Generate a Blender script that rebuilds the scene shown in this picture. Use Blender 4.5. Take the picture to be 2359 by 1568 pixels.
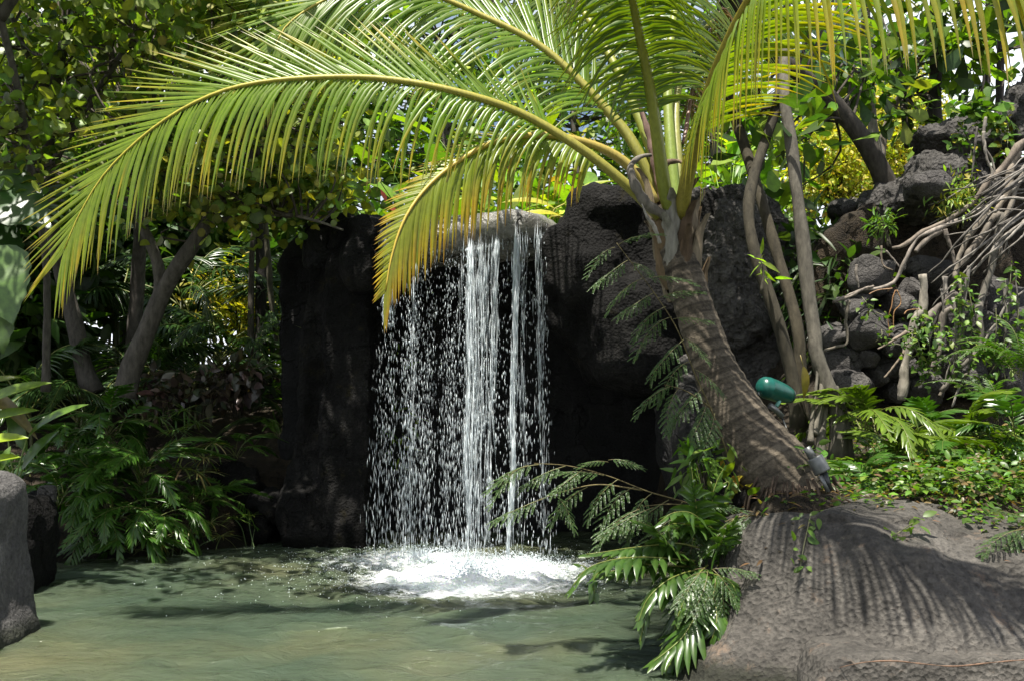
import bpy, math, random
import numpy as np

for _o in list(bpy.data.objects):
    bpy.data.objects.remove(_o, do_unlink=True)
SC = bpy.context.scene
COL = SC.collection
rng = np.random.default_rng(7)
random.seed(7)

# ------------------------------------------------------------------ camera, sky, sun, exposure
EYE = np.array([0.0, 0.0, 1.6])
F = 2528.0                                   # focal length in the units (u, v) below: a 2358 x 1568 sheet
PITCH = math.atan((910 - 784) / F)
cam_d = bpy.data.cameras.new('camera')
cam_d.sensor_width = 36.0
cam_d.lens = 36.0 * F / 2358.0
cam_d.clip_start = 0.05
cam_d.clip_end = 2000
cam = bpy.data.objects.new('camera', cam_d)
COL.objects.link(cam)
cam.location = EYE
cam.rotation_euler = (math.pi / 2 + PITCH, 0, 0)
SC.camera = cam

SUN_DIR = np.array([-0.12, -0.25, 0.96])
SUN_DIR = SUN_DIR / np.linalg.norm(SUN_DIR)
SUN_EL = math.asin(SUN_DIR[2])
world = bpy.data.worlds.new('World')
SC.world = world
world.use_nodes = True
_nt = world.node_tree
_bg = _nt.nodes['Background']
_sky = _nt.nodes.new('ShaderNodeTexSky')
_sky.sky_type = 'NISHITA'
_sky.sun_disc = False
_sky.sun_elevation = SUN_EL
_sky.sun_rotation = math.atan2(SUN_DIR[0], SUN_DIR[1])
_sky.air_density = 1.0
_sky.dust_density = 2.0
# bright fair-weather cloud banks low over the trees
_tc = _nt.nodes.new('ShaderNodeTexCoord')
_cn = _nt.nodes.new('ShaderNodeTexNoise')
_cn.inputs['Scale'].default_value = 2.6
_cn.inputs['Detail'].default_value = 7.0
_sx = _nt.nodes.new('ShaderNodeSeparateXYZ')
_nt.links.new(_tc.outputs['Generated'], _cn.inputs['Vector'])
_nt.links.new(_tc.outputs['Generated'], _sx.inputs[0])
_m1 = _nt.nodes.new('ShaderNodeMapRange')
_m1.inputs[1].default_value, _m1.inputs[2].default_value = 0.38, 0.5
_nt.links.new(_cn.outputs['Fac'], _m1.inputs[0])
_m2 = _nt.nodes.new('ShaderNodeMapRange')
_m2.inputs[1].default_value, _m2.inputs[2].default_value = 0.75, 0.35
_nt.links.new(_sx.outputs['Z'], _m2.inputs[0])
_m3 = _nt.nodes.new('ShaderNodeMath')
_m3.operation = 'MULTIPLY'
_nt.links.new(_m1.outputs[0], _m3.inputs[0])
_nt.links.new(_m2.outputs[0], _m3.inputs[1])
_mx = _nt.nodes.new('ShaderNodeMix')
_mx.data_type = 'RGBA'
_mx.inputs[7].default_value = (10.5, 11.0, 11.8, 1)
_nt.links.new(_m3.outputs[0], _mx.inputs[0])
_nt.links.new(_sky.outputs[0], _mx.inputs[6])
_nt.links.new(_mx.outputs[2], _bg.inputs[0])
_bg.inputs[1].default_value = 0.062
sun_d = bpy.data.lights.new('sun', 'SUN')
sun_d.energy = 5.0
sun_d.angle = math.radians(0.53)
sun_d.color = (1.0, 0.95, 0.86)
sun = bpy.data.objects.new('sun', sun_d)
COL.objects.link(sun)
from mathutils import Vector, Matrix, Quaternion
sun.rotation_euler = Vector(SUN_DIR).to_track_quat('Z', 'Y').to_euler()
sun.location = (0, 0, 30)
SC.view_settings.view_transform = 'Standard'
SC.view_settings.look = 'None'
SC.view_settings.exposure = 1.22
SC.view_settings.gamma = 1.0
SC.render.engine = 'CYCLES'
SC.cycles.max_bounces = 6
SC.cycles.diffuse_bounces = 3
SC.cycles.glossy_bounces = 3
SC.cycles.transmission_bounces = 5
SC.cycles.transparent_max_bounces = 8
SC.cycles.sample_clamp_indirect = 6.0
SC.cycles.use_denoising = True

# ------------------------------------------------------------------ helpers
_FW = np.array([0, math.cos(PITCH), math.sin(PITCH)])
_UP = np.array([0, -math.sin(PITCH), math.cos(PITCH)])


def P(u, v, d):
    """The point d metres in front of the viewer's bank that is seen at (u, v)."""
    r = _FW + np.array([1.0, 0, 0]) * ((u - 1179) / F) + _UP * ((784 - v) / F)
    return EYE + r * (d / r[1])


def zP(v, d):
    """height seen at row v, distance d"""
    k = (784 - np.asarray(v, float)) / F
    return EYE[2] + (_FW[2] + _UP[2] * k) * d / (_FW[1] + _UP[1] * k)


def PL(pts):
    return np.array([P(*p) for p in pts])


def X(u, d):
    return P(u, 900, d)[0]


def unit(a):
    return a / np.maximum(np.linalg.norm(a, axis=-1, keepdims=True), 1e-9)


def _hash(ix, iy, iz, seed):
    n = (ix * 374761393 + iy * 668265263 + iz * 2147483647 + seed * 974711) & 0xFFFFFFFF
    n = ((n ^ (n >> 13)) * 1274126177) & 0xFFFFFFFF
    n = (n ^ (n >> 16)) & 0xFFFF
    return n.astype(np.float64) / 32767.5 - 1.0


def vnoise(p, seed=0):
    p = np.asarray(p, float)
    i = np.floor(p).astype(np.int64)
    f = p - i
    f = f * f * (3 - 2 * f)
    out = 0
    for dx in (0, 1):
        for dy in (0, 1):
            for dz in (0, 1):
                w = (f[..., 0] if dx else 1 - f[..., 0]) * (f[..., 1] if dy else 1 - f[..., 1]) * (f[..., 2] if dz else 1 - f[..., 2])
                out = out + w * _hash(i[..., 0] + dx, i[..., 1] + dy, i[..., 2] + dz, seed)
    return out


def fbm(p, oct=4, seed=0):
    p = np.asarray(p, float)
    o, a = 0, 1.0
    for k in range(oct):
        o = o + a * vnoise(p * (2 ** k) + 13.7 * k, seed + k)
        a *= 0.5
    return o


def sstep(a, b, x):
    t = np.clip((x - a) / (b - a), 0, 1)
    return t * t * (3 - 2 * t)


def crom(pts, n):
    """Catmull-Rom through pts, resampled to n points of even spacing."""
    pts = np.asarray(pts, float)
    q = np.vstack([2 * pts[0] - pts[1], pts, 2 * pts[-1] - pts[-2]])
    out = []
    for i in range(1, len(q) - 2):
        t = np.linspace(0, 1, 24, endpoint=False)[:, None]
        a, b, c, d = q[i - 1], q[i], q[i + 1], q[i + 2]
        out.append(0.5 * (2 * b + (c - a) * t + (2 * a - 5 * b + 4 * c - d) * t ** 2 + (3 * b - a - 3 * c + d) * t ** 3))
    out = np.vstack(out + [pts[-1:]])
    s = np.concatenate([[0], np.cumsum(np.linalg.norm(np.diff(out, axis=0), axis=1))])
    g = np.linspace(0, s[-1], n)
    return np.stack([np.interp(g, s, out[:, k]) for k in range(out.shape[1])], 1)


class MB:
    """Collects faces and links them as ONE mesh object."""

    def __init__(self):
        self.V, self.L, self.N, self.C, self.M, self.n = [], [], [], [], [], 0

    def add(self, v, loops, counts, col=(1, 1, 1), mat=0):
        v = np.asarray(v, float)
        self.V.append(v)
        self.L.append(np.asarray(loops, np.int64) + self.n)
        counts = np.asarray(counts, np.int64)
        self.N.append(counts)
        self.M.append(np.full(len(counts), mat))
        c = np.asarray(col, float)
        self.C.append(np.broadcast_to(c, (len(v), 3)) if c.ndim == 1 else c)
        self.n += len(v)

    def scatter(self, T, pos, dx, up, sc, col, mat=0):
        if isinstance(T, list):                          # several shapes of one leaf, dealt out by chance
            pos = np.atleast_2d(np.asarray(pos, float))
            k = len(pos)
            pick = rng.integers(0, len(T), k)
            dx, up = np.broadcast_to(np.atleast_2d(dx), (k, 3)), np.broadcast_to(np.atleast_2d(up), (k, 3))
            sc = np.asarray(sc, float)
            sc = np.broadcast_to(sc, (k,)) if sc.ndim < 2 else sc
            col = np.broadcast_to(np.asarray(col, float), (k, 3))
            for q, t in enumerate(T):
                m = pick == q
                self.scatter(t, pos[m], dx[m], up[m], sc[m], col[m], mat)
            return
        tv, tl, tc = T[:3]
        pos, dx, up = (np.atleast_2d(np.asarray(a, float)) for a in (pos, dx, up))
        k = len(pos)
        if k == 0:
            return
        dx = unit(np.broadcast_to(dx, (k, 3)))
        up = np.broadcast_to(up, (k, 3))
        y = unit(np.cross(up, dx) + 1e-6)
        z = np.cross(dx, y)
        sc = np.broadcast_to(np.asarray(sc, float), (k,)) if np.ndim(sc) < 2 else np.asarray(sc, float)
        if sc.ndim == 1:
            sc = np.repeat(sc[:, None], 3, 1)
        v = (pos[:, None, :] + tv[None, :, 0:1] * (dx * sc[:, 0:1])[:, None, :] + tv[None, :, 1:2] * (y * sc[:, 1:2])[:, None, :]
             + tv[None, :, 2:3] * (z * sc[:, 2:3])[:, None, :]).reshape(-1, 3)
        m = len(tv)
        loops = (tl[None, :] + (np.arange(k) * m)[:, None]).reshape(-1)
        counts = np.tile(tc, k)
        col = np.broadcast_to(np.asarray(col, float), (k, 3))
        c = np.repeat(col, m, 0)
        if len(T) > 3:                                   # per-vertex tint of the template
            c = np.clip(c * np.tile(T[3], (k, 1)), 0, 1)
        self.add(v, loops, counts, c, mat)

    def data(self, name, mats, smooth=True):
        me = bpy.data.meshes.new(name)
        V = np.vstack(self.V) if self.V else np.zeros((0, 3))
        L = np.concatenate(self.L)
        N = np.concatenate(self.N)
        me.vertices.add(len(V))
        me.vertices.foreach_set('co', V.astype(np.float32).ravel())
        me.loops.add(len(L))
        me.loops.foreach_set('vertex_index', L.astype(np.int32))
        me.polygons.add(len(N))
        st = np.concatenate([[0], np.cumsum(N)[:-1]])
        me.polygons.foreach_set('loop_start', st.astype(np.int32))
        me.polygons.foreach_set('use_smooth', np.full(len(N), smooth))
        me.polygons.foreach_set('material_index', np.concatenate(self.M).astype(np.int32))
        a = me.color_attributes.new('col', 'FLOAT_COLOR', 'POINT')
        C = np.concatenate([np.vstack(self.C), np.ones((len(V), 1))], 1)
        a.data.foreach_set('color', C.astype(np.float32).ravel())
        for m in (mats if isinstance(mats, (list, tuple)) else [mats]):
            me.materials.append(m)
        me.update()
        me.validate()
        return me

    def build(self, name, mats, parent=None, smooth=True, loc=None):
        if loc is not None:
            self.V = [v - np.asarray(loc) for v in self.V]
        me = self.data(name, mats, smooth)
        return link(name, me, parent, loc)


def link(name, me, parent=None, loc=None):
    o = bpy.data.objects.new(name, me)
    COL.objects.link(o)
    if parent is not None:
        o.parent = parent
    if loc is not None:
        o.location = tuple(loc)
    return o


def tag(o, label, cat, group=None, kind=None):
    if label:
        o['label'] = label
    if cat:
        o['category'] = cat
    if group:
        o['group'] = group
    if kind:
        o['kind'] = kind
    return o


def thing(name, label, cat, loc=(0, 0, 0), group=None):
    o = bpy.data.objects.new(name, None)
    o.empty_display_size = 0.1
    COL.objects.link(o)
    o.location = tuple(loc)
    return tag(o, label, cat, group)


def tube(mb, pts, radii, seg=8, col=(1, 1, 1), mat=0, cap=True, rough=0.0, seed=0):
    pts = np.asarray(pts, float)
    n = len(pts)
    radii = np.broadcast_to(np.asarray(radii, float), (n,))
    T = unit(np.gradient(pts, axis=0))
    a = np.array([0, 0, 1.0]) if abs(T[0][2]) < 0.9 else np.array([1.0, 0, 0])
    Ns = []
    nv = unit(np.cross(T[0], a))
    for t in T:
        nv = unit(nv - t * np.dot(nv, t))
        Ns.append(nv)
    Ns = np.array(Ns)
    B = np.cross(T, Ns)
    th = np.linspace(0, 2 * np.pi, seg, endpoint=False)
    ring = Ns[:, None, :] * np.cos(th)[None, :, None] + B[:, None, :] * np.sin(th)[None, :, None]
    r = np.repeat(radii[:, None], seg, 1)
    if rough:
        base = pts[:, None, :] + ring * r[..., None]
        r = r * (1 + rough * fbm(base * (0.35 / max(radii.max(), 1e-3)), 3, seed))
    v = (pts[:, None, :] + ring * r[..., None]).reshape(-1, 3)
    i, j = np.meshgrid(np.arange(n - 1), np.arange(seg), indexing='ij')
    j2 = (j + 1) % seg
    q = np.stack([i * seg + j, i * seg + j2, (i + 1) * seg + j2, (i + 1) * seg + j], -1).reshape(-1)
    counts = np.full((n - 1) * seg, 4)
    c = np.asarray(col, float)
    if c.ndim == 2 and len(c) == n:
        c = np.repeat(c, seg, 0)
    if cap:
        q = np.concatenate([q, np.arange(seg)[::-1], (n - 1) * seg + np.arange(seg)])
        counts = np.concatenate([counts, [seg, seg]])
    mb.add(v, q, counts, c, mat)


def leaf_t(st, w, arch=0.2, fold=0.15, curl=0.0, tip=None):
    """leaf template along +x of length 1; st stations, w half widths, arch down, fold up at the edges"""
    st, w = np.array(st, float), np.array(w, float)
    n = len(st)
    z = -arch * st ** 2
    mid = np.stack([st, 0 * st, z], 1)
    lf = np.stack([st, w, z + fold * w - curl * w * w], 1)
    rt = np.stack([st, -w, z + fold * w - curl * w * w], 1)
    v = np.vstack([mid, lf, rt])
    L, C = [], []
    for i in range(n - 1):
        L += [i, i + 1, n + i + 1, n + i, i, 2 * n + i, 2 * n + i + 1, i + 1]
        C += [4, 4]
    tint = np.ones((3 * n, 3))
    tint[:n] *= 1.12
    if tip is not None:
        f = sstep(0.55, 1, st)[:, None]
        tt = 1 * (1 - f) + np.array(tip)[None] * f
        tint *= np.vstack([tt, tt, tt])
    return v, np.array(L), np.array(C), tint


def disc_t(n=8, cup=0.12, oval=1.0):
    th = np.linspace(0, 2 * np.pi, n, endpoint=False)
    v = np.vstack([[[0.5, 0, -cup]], np.stack([0.5 - 0.5 * np.cos(th), 0.5 * oval * np.sin(th), 0 * th], 1)])
    v[1:, 2] += 0.05 * np.sin(2 * th)
    L = []
    for k in range(n):
        L += [0, 1 + k, 1 + (k + 1) % n]
    tint = np.vstack([[[0.88, 0.92, 0.8]], np.tile([[1.05, 1.03, 1.0]], (n, 1))])
    return v, np.array(L), np.full(n, 3), tint


def grape_t(fold, arch):
    return leaf_t([0, .06, .22, .5, .78, .94, 1], [.05, .24, .43, .49, .42, .22, .06], arch, fold)


T_ROUND = [grape_t(.12, .1), grape_t(.35, .25), grape_t(-.15, .15), grape_t(.6, .1)]
for _t in T_ROUND:
    _t[3][:7] *= 1.25
T_LANCE = leaf_t([0, .12, .35, .65, 1], [.004, .07, .12, .085, .004], .22, .25)
T_STRAP = leaf_t([0, .2, .5, .8, 1], [.012, .03, .035, .025, .003], .45, .3)
T_OVATE = leaf_t([0, .1, .3, .55, .8, 1], [.01, .13, .235, .235, .13, .006], .22, .2)
T_OBOV = leaf_t([0, .15, .4, .65, .85, 1], [.012, .06, .16, .26, .24, .05], .12, .12)
T_TINY = leaf_t([0, .5, 1], [.05, .24, .03], .1, .1)
T_PADDLE = leaf_t([0, .06, .2, .4, .6, .8, .93, 1], [.012, .05, .11, .145, .14, .10, .045, .004], .35, .3)
_oc = np.array([[1, 0, 0], [-1, 0, 0], [0, 1, 0], [0, -1, 0], [0, 0, 1], [0, 0, -1.0]]) * 0.5
T_DROP = (_oc, np.array([4, 0, 2, 4, 2, 1, 4, 1, 3, 4, 3, 0, 5, 2, 0, 5, 1, 2, 5, 3, 1, 5, 0, 3]), np.full(8, 3))


def jit(cols, k, s=0.22, r=None):
    """k colours drawn from the list cols, each brighter or darker by chance"""
    r = r or rng
    cols = np.asarray(cols, float)
    c = cols[r.integers(0, len(cols), k)]
    return np.clip(c * (1 + s * r.normal(size=(k, 1))) * (1 + 0.08 * r.normal(size=(k, 3))), 0.002, 1)


# ------------------------------------------------------------------ materials
def newmat(name):
    m = bpy.data.materials.new(name)
    m.use_nodes = True
    nt = m.node_tree
    b = nt.nodes['Principled BSDF']
    return m, nt, b, nt.nodes['Material Output']


def nd(nt, typ, **kw):
    n = nt.nodes.new(typ)
    for k, v in kw.items():
        if k in n.inputs.keys():
            n.inputs[k].default_value = v
        else:
            setattr(n, k, v)
    return n


def ramp(nt, fac, stops):
    r = nt.nodes.new('ShaderNodeValToRGB')
    el = r.color_ramp.elements
    while len(el) < len(stops):
        el.new(0.5)
    for e, (p, c) in zip(el, stops):
        e.position = p
        e.color = (*c, 1) if len(c) == 3 else c
    nt.links.new(fac, r.inputs[0])
    return r.outputs[0]


def mixc(nt, a, b, fac, mode='MIX'):
    m = nt.nodes.new('ShaderNodeMix')
    m.data_type = 'RGBA'
    m.blend_type = mode
    for s, val in ((0, fac), (6, a), (7, b)):
        if hasattr(val, 'is_linked'):
            nt.links.new(val, m.inputs[s])
        else:
            m.inputs[s].default_value = val if s == 0 else (*val, 1)
    return m.outputs[2]


def mat_leaf(name, rough=0.4, trans=0.35, spec=0.5, tcol=(1.35, 1.55, 0.28), mottle=0.25):
    m, nt, b, out = newmat(name)
    at = nd(nt, 'ShaderNodeAttribute', attribute_name='col')
    tc = nd(nt, 'ShaderNodeNewGeometry')
    nz = nd(nt, 'ShaderNodeTexNoise', Scale=23.0, Detail=3.0)
    nt.links.new(tc.outputs['Position'], nz.inputs['Vector'])
    mot = ramp(nt, nz.outputs['Fac'], [(0.3, (1 - mottle,) * 3), (0.7, (1 + mottle * .6, 1 + mottle * .5, 1.0))])
    c = mixc(nt, at.outputs['Color'], mot, 1.0, 'MULTIPLY')
    nt.links.new(c, b.inputs['Base Color'])
    b.inputs['Roughness'].default_value = rough
    b.inputs['Specular IOR Level'].default_value = spec
    t = nd(nt, 'ShaderNodeBsdfTranslucent')
    tcx = mixc(nt, c, tcol, 1.0, 'MULTIPLY')
    nt.links.new(tcx, t.inputs['Color'])
    mx = nd(nt, 'ShaderNodeMixShader')
    mx.inputs[0].default_value = trans
    nt.links.new(b.outputs[0], mx.inputs[1])
    nt.links.new(t.outputs[0], mx.inputs[2])
    nt.links.new(mx.outputs[0], out.inputs[0])
    return m


def mat_col(name, rough=0.8, nscale=30.0, amount=0.5, bump=0.4, spec=0.3, stretch=(1, 1, 1), bdist=0.02):
    """surface that takes its own colour from 'col', broken up by noise"""
    m, nt, b, out = newmat(name)
    at = nd(nt, 'ShaderNodeAttribute', attribute_name='col')
    tc = nd(nt, 'ShaderNodeTexCoord')
    mp = nd(nt, 'ShaderNodeMapping')
    mp.inputs['Scale'].default_value = stretch
    nt.links.new(tc.outputs['Object'], mp.inputs['Vector'])
    nz = nd(nt, 'ShaderNodeTexNoise', Scale=nscale, Detail=6.0, Roughness=0.65)
    nt.links.new(mp.outputs[0], nz.inputs['Vector'])
    mot = ramp(nt, nz.outputs['Fac'], [(0.28, (1 - amount,) * 3), (0.72, (1 + amount,) * 3)])
    nt.links.new(mixc(nt, at.outputs['Color'], mot, 1.0, 'MULTIPLY'), b.inputs['Base Color'])
    b.inputs['Roughness'].default_value = rough
    b.inputs['Specular IOR Level'].default_value = spec
    if bump:
        bp = nd(nt, 'ShaderNodeBump', Strength=bump, Distance=bdist)
        nt.links.new(nz.outputs['Fac'], bp.inputs['Height'])
        nt.links.new(bp.outputs[0], b.inputs['Normal'])
    return m


def mat_rock(name, dark, mid, light, rough=0.85, s=1.0, pit=0.5, bump=0.7, streak=0.0, spec=0.35, lichen=None, crack=1.0):
    m, nt, b, out = newmat(name)
    tc = nd(nt, 'ShaderNodeTexCoord')
    big = nd(nt, 'ShaderNodeTexNoise', Scale=1.7 * s, Detail=7.0, Roughness=0.62)
    fine = nd(nt, 'ShaderNodeTexNoise', Scale=26.0 * s, Detail=6.0, Roughness=0.7)
    vor = nd(nt, 'ShaderNodeTexVoronoi', Scale=34.0 * s)
    mp = nd(nt, 'ShaderNodeMapping')
    mp.inputs['Scale'].default_value = (5.0, 5.0, 0.55)
    stn = nd(nt, 'ShaderNodeTexNoise', Scale=1.6, Detail=5.0, Roughness=0.6)
    nt.links.new(tc.outputs['Object'], mp.inputs[0])
    nt.links.new(mp.outputs[0], stn.inputs['Vector'])
    for t in (big, fine, vor):
        nt.links.new(tc.outputs['Object'], t.inputs['Vector'])
    c = ramp(nt, big.outputs['Fac'], [(0.3, dark), (0.52, mid), (0.75, light)])
    sp = ramp(nt, fine.outputs['Fac'], [(0.3, (0.55,) * 3), (0.7, (1.45,) * 3)])
    c = mixc(nt, c, sp, 1.0, 'MULTIPLY')
    pv = ramp(nt, vor.outputs['Distance'], [(0.0, (0.35,) * 3), (0.35, (1.0,) * 3)])
    c = mixc(nt, c, pv, 0.55 * pit, 'MULTIPLY')
    if streak:
        sk = ramp(nt, stn.outputs['Fac'], [(0.35, (0.35,) * 3), (0.62, (1.15,) * 3)])
        c = mixc(nt, c, sk, streak, 'MULTIPLY')
    if lichen:
        ln = nd(nt, 'ShaderNodeTexNoise', Scale=3.1 * s, Detail=9.0, Roughness=0.75)
        nt.links.new(tc.outputs['Object'], ln.inputs['Vector'])
        lf = ramp(nt, ln.outputs['Fac'], [(0.58, (0, 0, 0)), (0.68, (1, 1, 1))])
        c = mixc(nt, c, lichen, lf)
    # wet, slimy band at the water's edge
    wp = nd(nt, 'ShaderNodeNewGeometry')
    wz_ = nd(nt, 'ShaderNodeSeparateXYZ')
    nt.links.new(wp.outputs['Position'], wz_.inputs[0])
    wn = nd(nt, 'ShaderNodeMath', operation='MULTIPLY_ADD')
    nt.links.new(fine.outputs['Fac'], wn.inputs[0])
    wn.inputs[1].default_value = -0.16
    nt.links.new(wz_.outputs['Z'], wn.inputs[2])
    wl = ramp(nt, wn.outputs[0], [(0.0, (.32, .36, .27)), (0.07, (1.0,) * 3)])
    c = mixc(nt, c, wl, 1.0, 'MULTIPLY')
    # long branching cracks
    cw = nd(nt, 'ShaderNodeTexNoise', Scale=2.2 * s, Detail=4.0)
    nt.links.new(tc.outputs['Object'], cw.inputs['Vector'])
    cad = nd(nt, 'ShaderNodeVectorMath', operation='MULTIPLY_ADD')
    nt.links.new(cw.outputs['Color'], cad.inputs[0])
    cad.inputs[1].default_value = (.9, .9, .9)
    nt.links.new(tc.outputs['Object'], cad.inputs[2])
    ce = nd(nt, 'ShaderNodeTexVoronoi', feature='DISTANCE_TO_EDGE', Scale=0.9 * s)
    nt.links.new(cad.outputs[0], ce.inputs['Vector'])
    ck = ramp(nt, ce.outputs['Distance'], [(0.0, (0.0,) * 3), (0.022, (1.0,) * 3)])
    c = mixc(nt, c, ck, 0.75 * crack, 'MULTIPLY')
    nt.links.new(c, b.inputs['Base Color'])
    b.inputs['Roughness'].default_value = rough
    b.inputs['Specular IOR Level'].default_value = spec
    b0 = nd(nt, 'ShaderNodeBump', Strength=0.8 * crack, Distance=0.06)
    nt.links.new(ck, b0.inputs['Height'])
    b1 = nd(nt, 'ShaderNodeBump', Strength=bump, Distance=0.05)
    nt.links.new(fine.outputs['Fac'], b1.inputs['Height'])
    nt.links.new(b0.outputs[0], b1.inputs['Normal'])
    b2 = nd(nt, 'ShaderNodeBump', Strength=bump * pit, Distance=0.03)
    nt.links.new(vor.outputs['Distance'], b2.inputs['Height'])
    nt.links.new(b1.outputs[0], b2.inputs['Normal'])
    nt.links.new(b2.outputs[0], b.inputs['Normal'])
    return m


M_PALM = mat_leaf('coconut_leaf', 0.34, 0.48, 0.5, (1.5, 1.5, 0.13), 0.15)
M_LEAF = mat_leaf('soft_leaf', 0.42, 0.42, 0.45)
M_GLOSS = mat_leaf('glossy_leaf', 0.3, 0.28, 0.55)
M_STALK = mat_col('palm_stalk', 0.45, 18, 0.25, 0.15, 0.45, (3, 3, .6))
M_BARK = mat_col('bark', 0.85, 22, 0.55, 0.6, 0.25, (1, 1, .35))
M_PALMBARK = mat_col('palm_bark', 0.9, 34, 0.6, 0.8, 0.2, (1, 1, 1.2))
M_DRY = mat_col('dry_husk', 0.9, 26, 0.5, 0.5, 0.15, (1, 1, .2))
M_ROCK = mat_rock('dark_lava_rock', (.004, .0039, .0037), (.0095, .009, .0085), (.027, .0255, .0235), 0.8, 1.0, 0.6, 1.0, 0.5, 0.15, (.026, .022, .010), .8)  # dark lava, blackened further in colour to carry its shade
M_CAVE = mat_rock('shade_darkened_cave_rock', (.003, .003, .003), (.006, .0058, .0055), (.013, .0125, .012), 0.7, 1.0, 0.5, 0.7, 0.5)  # cave shade put into the colour, darker than the outer rock
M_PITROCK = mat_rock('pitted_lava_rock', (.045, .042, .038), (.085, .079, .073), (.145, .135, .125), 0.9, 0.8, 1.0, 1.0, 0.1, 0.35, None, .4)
M_WETROCK = mat_rock('wet_ledge_rock', (.10, .095, .08), (.19, .18, .155), (.28, .265, .23), 0.25, 1.0, 0.3, 0.5, 0.3, 0.7)  # wet rock, its colour made paler to stand for sun on the lip
M_BOULDER = mat_rock('bank_boulder_rock', (.046, .042, .036), (.082, .075, .065), (.132, .122, .108), 0.85, 1.0, 0.9, 0.6, 0.4, 0.3, (.15, .11, .08), .3)
M_STONE = mat_rock('wall_stone_rock', (.03, .028, .026), (.065, .06, .056), (.13, .122, .112), 0.85, 1.6, 0.6, 0.7, 0.0)
M_LBOULDER = mat_rock('grey_boulder_rock', (.04, .038, .038), (.09, .086, .082), (.2, .188, .17), 0.85, 1.2, 0.6, 0.6, 0.2, 0.35, None, .25)
M_SOIL = mat_rock('leaf_litter_soil', (.018, .013, .008), (.04, .03, .018), (.085, .06, .035), 0.95, 2.2, 0.6, 0.8)

# ------------------------------------------------------------------ the ground
POOL = np.array([(-7, 1.2), (-6.4, 5), (-4.6, 7.2), (-4.15, 8.6), (-4.35, 10.4), (-3.5, 11.1), (-2.6, 12.1), (-1.6, 12.95), (1.5, 12.95),
                 (1.75, 9.8), (1.35, 8.3), (1.1, 7.4), (1.05, 6.4), (1.6, 5.2), (2.4, 3.5), (2.4, 1.2)])


def pool_sd(x, y):
    """signed distance to the pool's edge, negative in the water"""
    px, py = POOL[:, 0], POOL[:, 1]
    qx, qy = np.roll(px, -1), np.roll(py, -1)
    d = np.full(np.shape(x), 1e9)
    ins = np.zeros(np.shape(x), bool)
    for a, b, c, e in zip(px, py, qx, qy):
        t = np.clip(((x - a) * (c - a) + (y - b) * (e - b)) / ((c - a) ** 2 + (e - b) ** 2), 0, 1)
        d = np.minimum(d, np.hypot(x - a - t * (c - a), y - b - t * (e - b)))
        with np.errstate(divide='ignore', invalid='ignore'):
            ins ^= ((b > y) != (e > y)) & (x < (c - a) * (y - b) / (e - b + 1e-12) + a)
    return np.where(ins, -d, d)


def ground(x, y):
    x, y = np.asarray(x, float), np.asarray(y, float)
    sd = pool_sd(x, y)
    left = 0.32 + 0.27 * np.clip(y - 11.2, 0, 6.0) + 0.12 * np.clip(-x - 4.5, 0, 4)
    mid = 2.75 + 0 * x
    right = -0.3 + 0.2 * sstep(4, 5.5, y) + 1.06 * sstep(6.25, 6.95, y) + 0.09 * np.clip(y - 7.0, 0, 9) + 1.5 * sstep(9.2, 11.3, y) * sstep(1.9, 3.0, x)
    wm = sstep(12.6, 14.5, y) * sstep(-3.2, -1.6, x) * (1 - sstep(1.6, 3.0, x))
    wr = sstep(0.6, 1.3, x)
    h = left * (1 - wr) + right * wr
    h = h * (1 - wm) + mid * wm
    far = sstep(17, 30, y)
    h = h * (1 - far) + 2.3 * far
    front = 1 - sstep(0.8, 2.2, y)
    h = h * (1 - front) + 0.05 * front
    n = 0.07 * fbm(np.stack([x, y, 0 * x], -1) * 0.9, 4, 3)
    bank = sstep(0.0, 0.55, sd)
    return np.where(sd < 0, -0.55 * sstep(0, 1.0, -sd) - 0.06, (h + n) * bank - 0.06 * (1 - bank))


def G(x, y):
    return float(ground(np.array([x]), np.array([y]))[0])


def B(u, d, dz=0.0):
    """a spot on the ground at column u, distance d"""
    x = X(u, d)
    return np.array([x, d, G(x, d) + dz])


def axis(lo, hi, step, far, grow=1.35):
    a = list(np.arange(lo, hi + 1e-6, step))
    s, p = step, hi
    while p < far:
        s *= grow
        p += s
        a.append(p)
    s, p = step, lo
    while p > -far:
        s *= grow
        p -= s
        a.insert(0, p)
    return np.array(a)


gx, gy = np.meshgrid(axis(-12, 10, 0.12, 500), axis(0, 22, 0.12, 500), indexing='ij')
gz = ground(gx, gy)
mb = MB()
na, nb = gx.shape
ii, jj = np.meshgrid(np.arange(na - 1), np.arange(nb - 1), indexing='ij')
quad = np.stack([ii * nb + jj, (ii + 1) * nb + jj, (ii + 1) * nb + jj + 1, ii * nb + jj + 1], -1).reshape(-1)
mb.add(np.stack([gx, gy, gz], -1).reshape(-1, 3), quad, np.full((na - 1) * (nb - 1), 4))
tag(mb.build('ground', M_SOIL), 'dark leaf-littered soil round the pool', 'ground', kind='structure')

# ------------------------------------------------------------------ the water of the pool
SPL = [(P(1085, 1335, 9.6)[:2], 1.05, 1.0), (P(975, 1285, 10.6)[:2], 1.15, 0.72), (P(1200, 1300, 10.2)[:2], 1.15, 0.64)]


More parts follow.
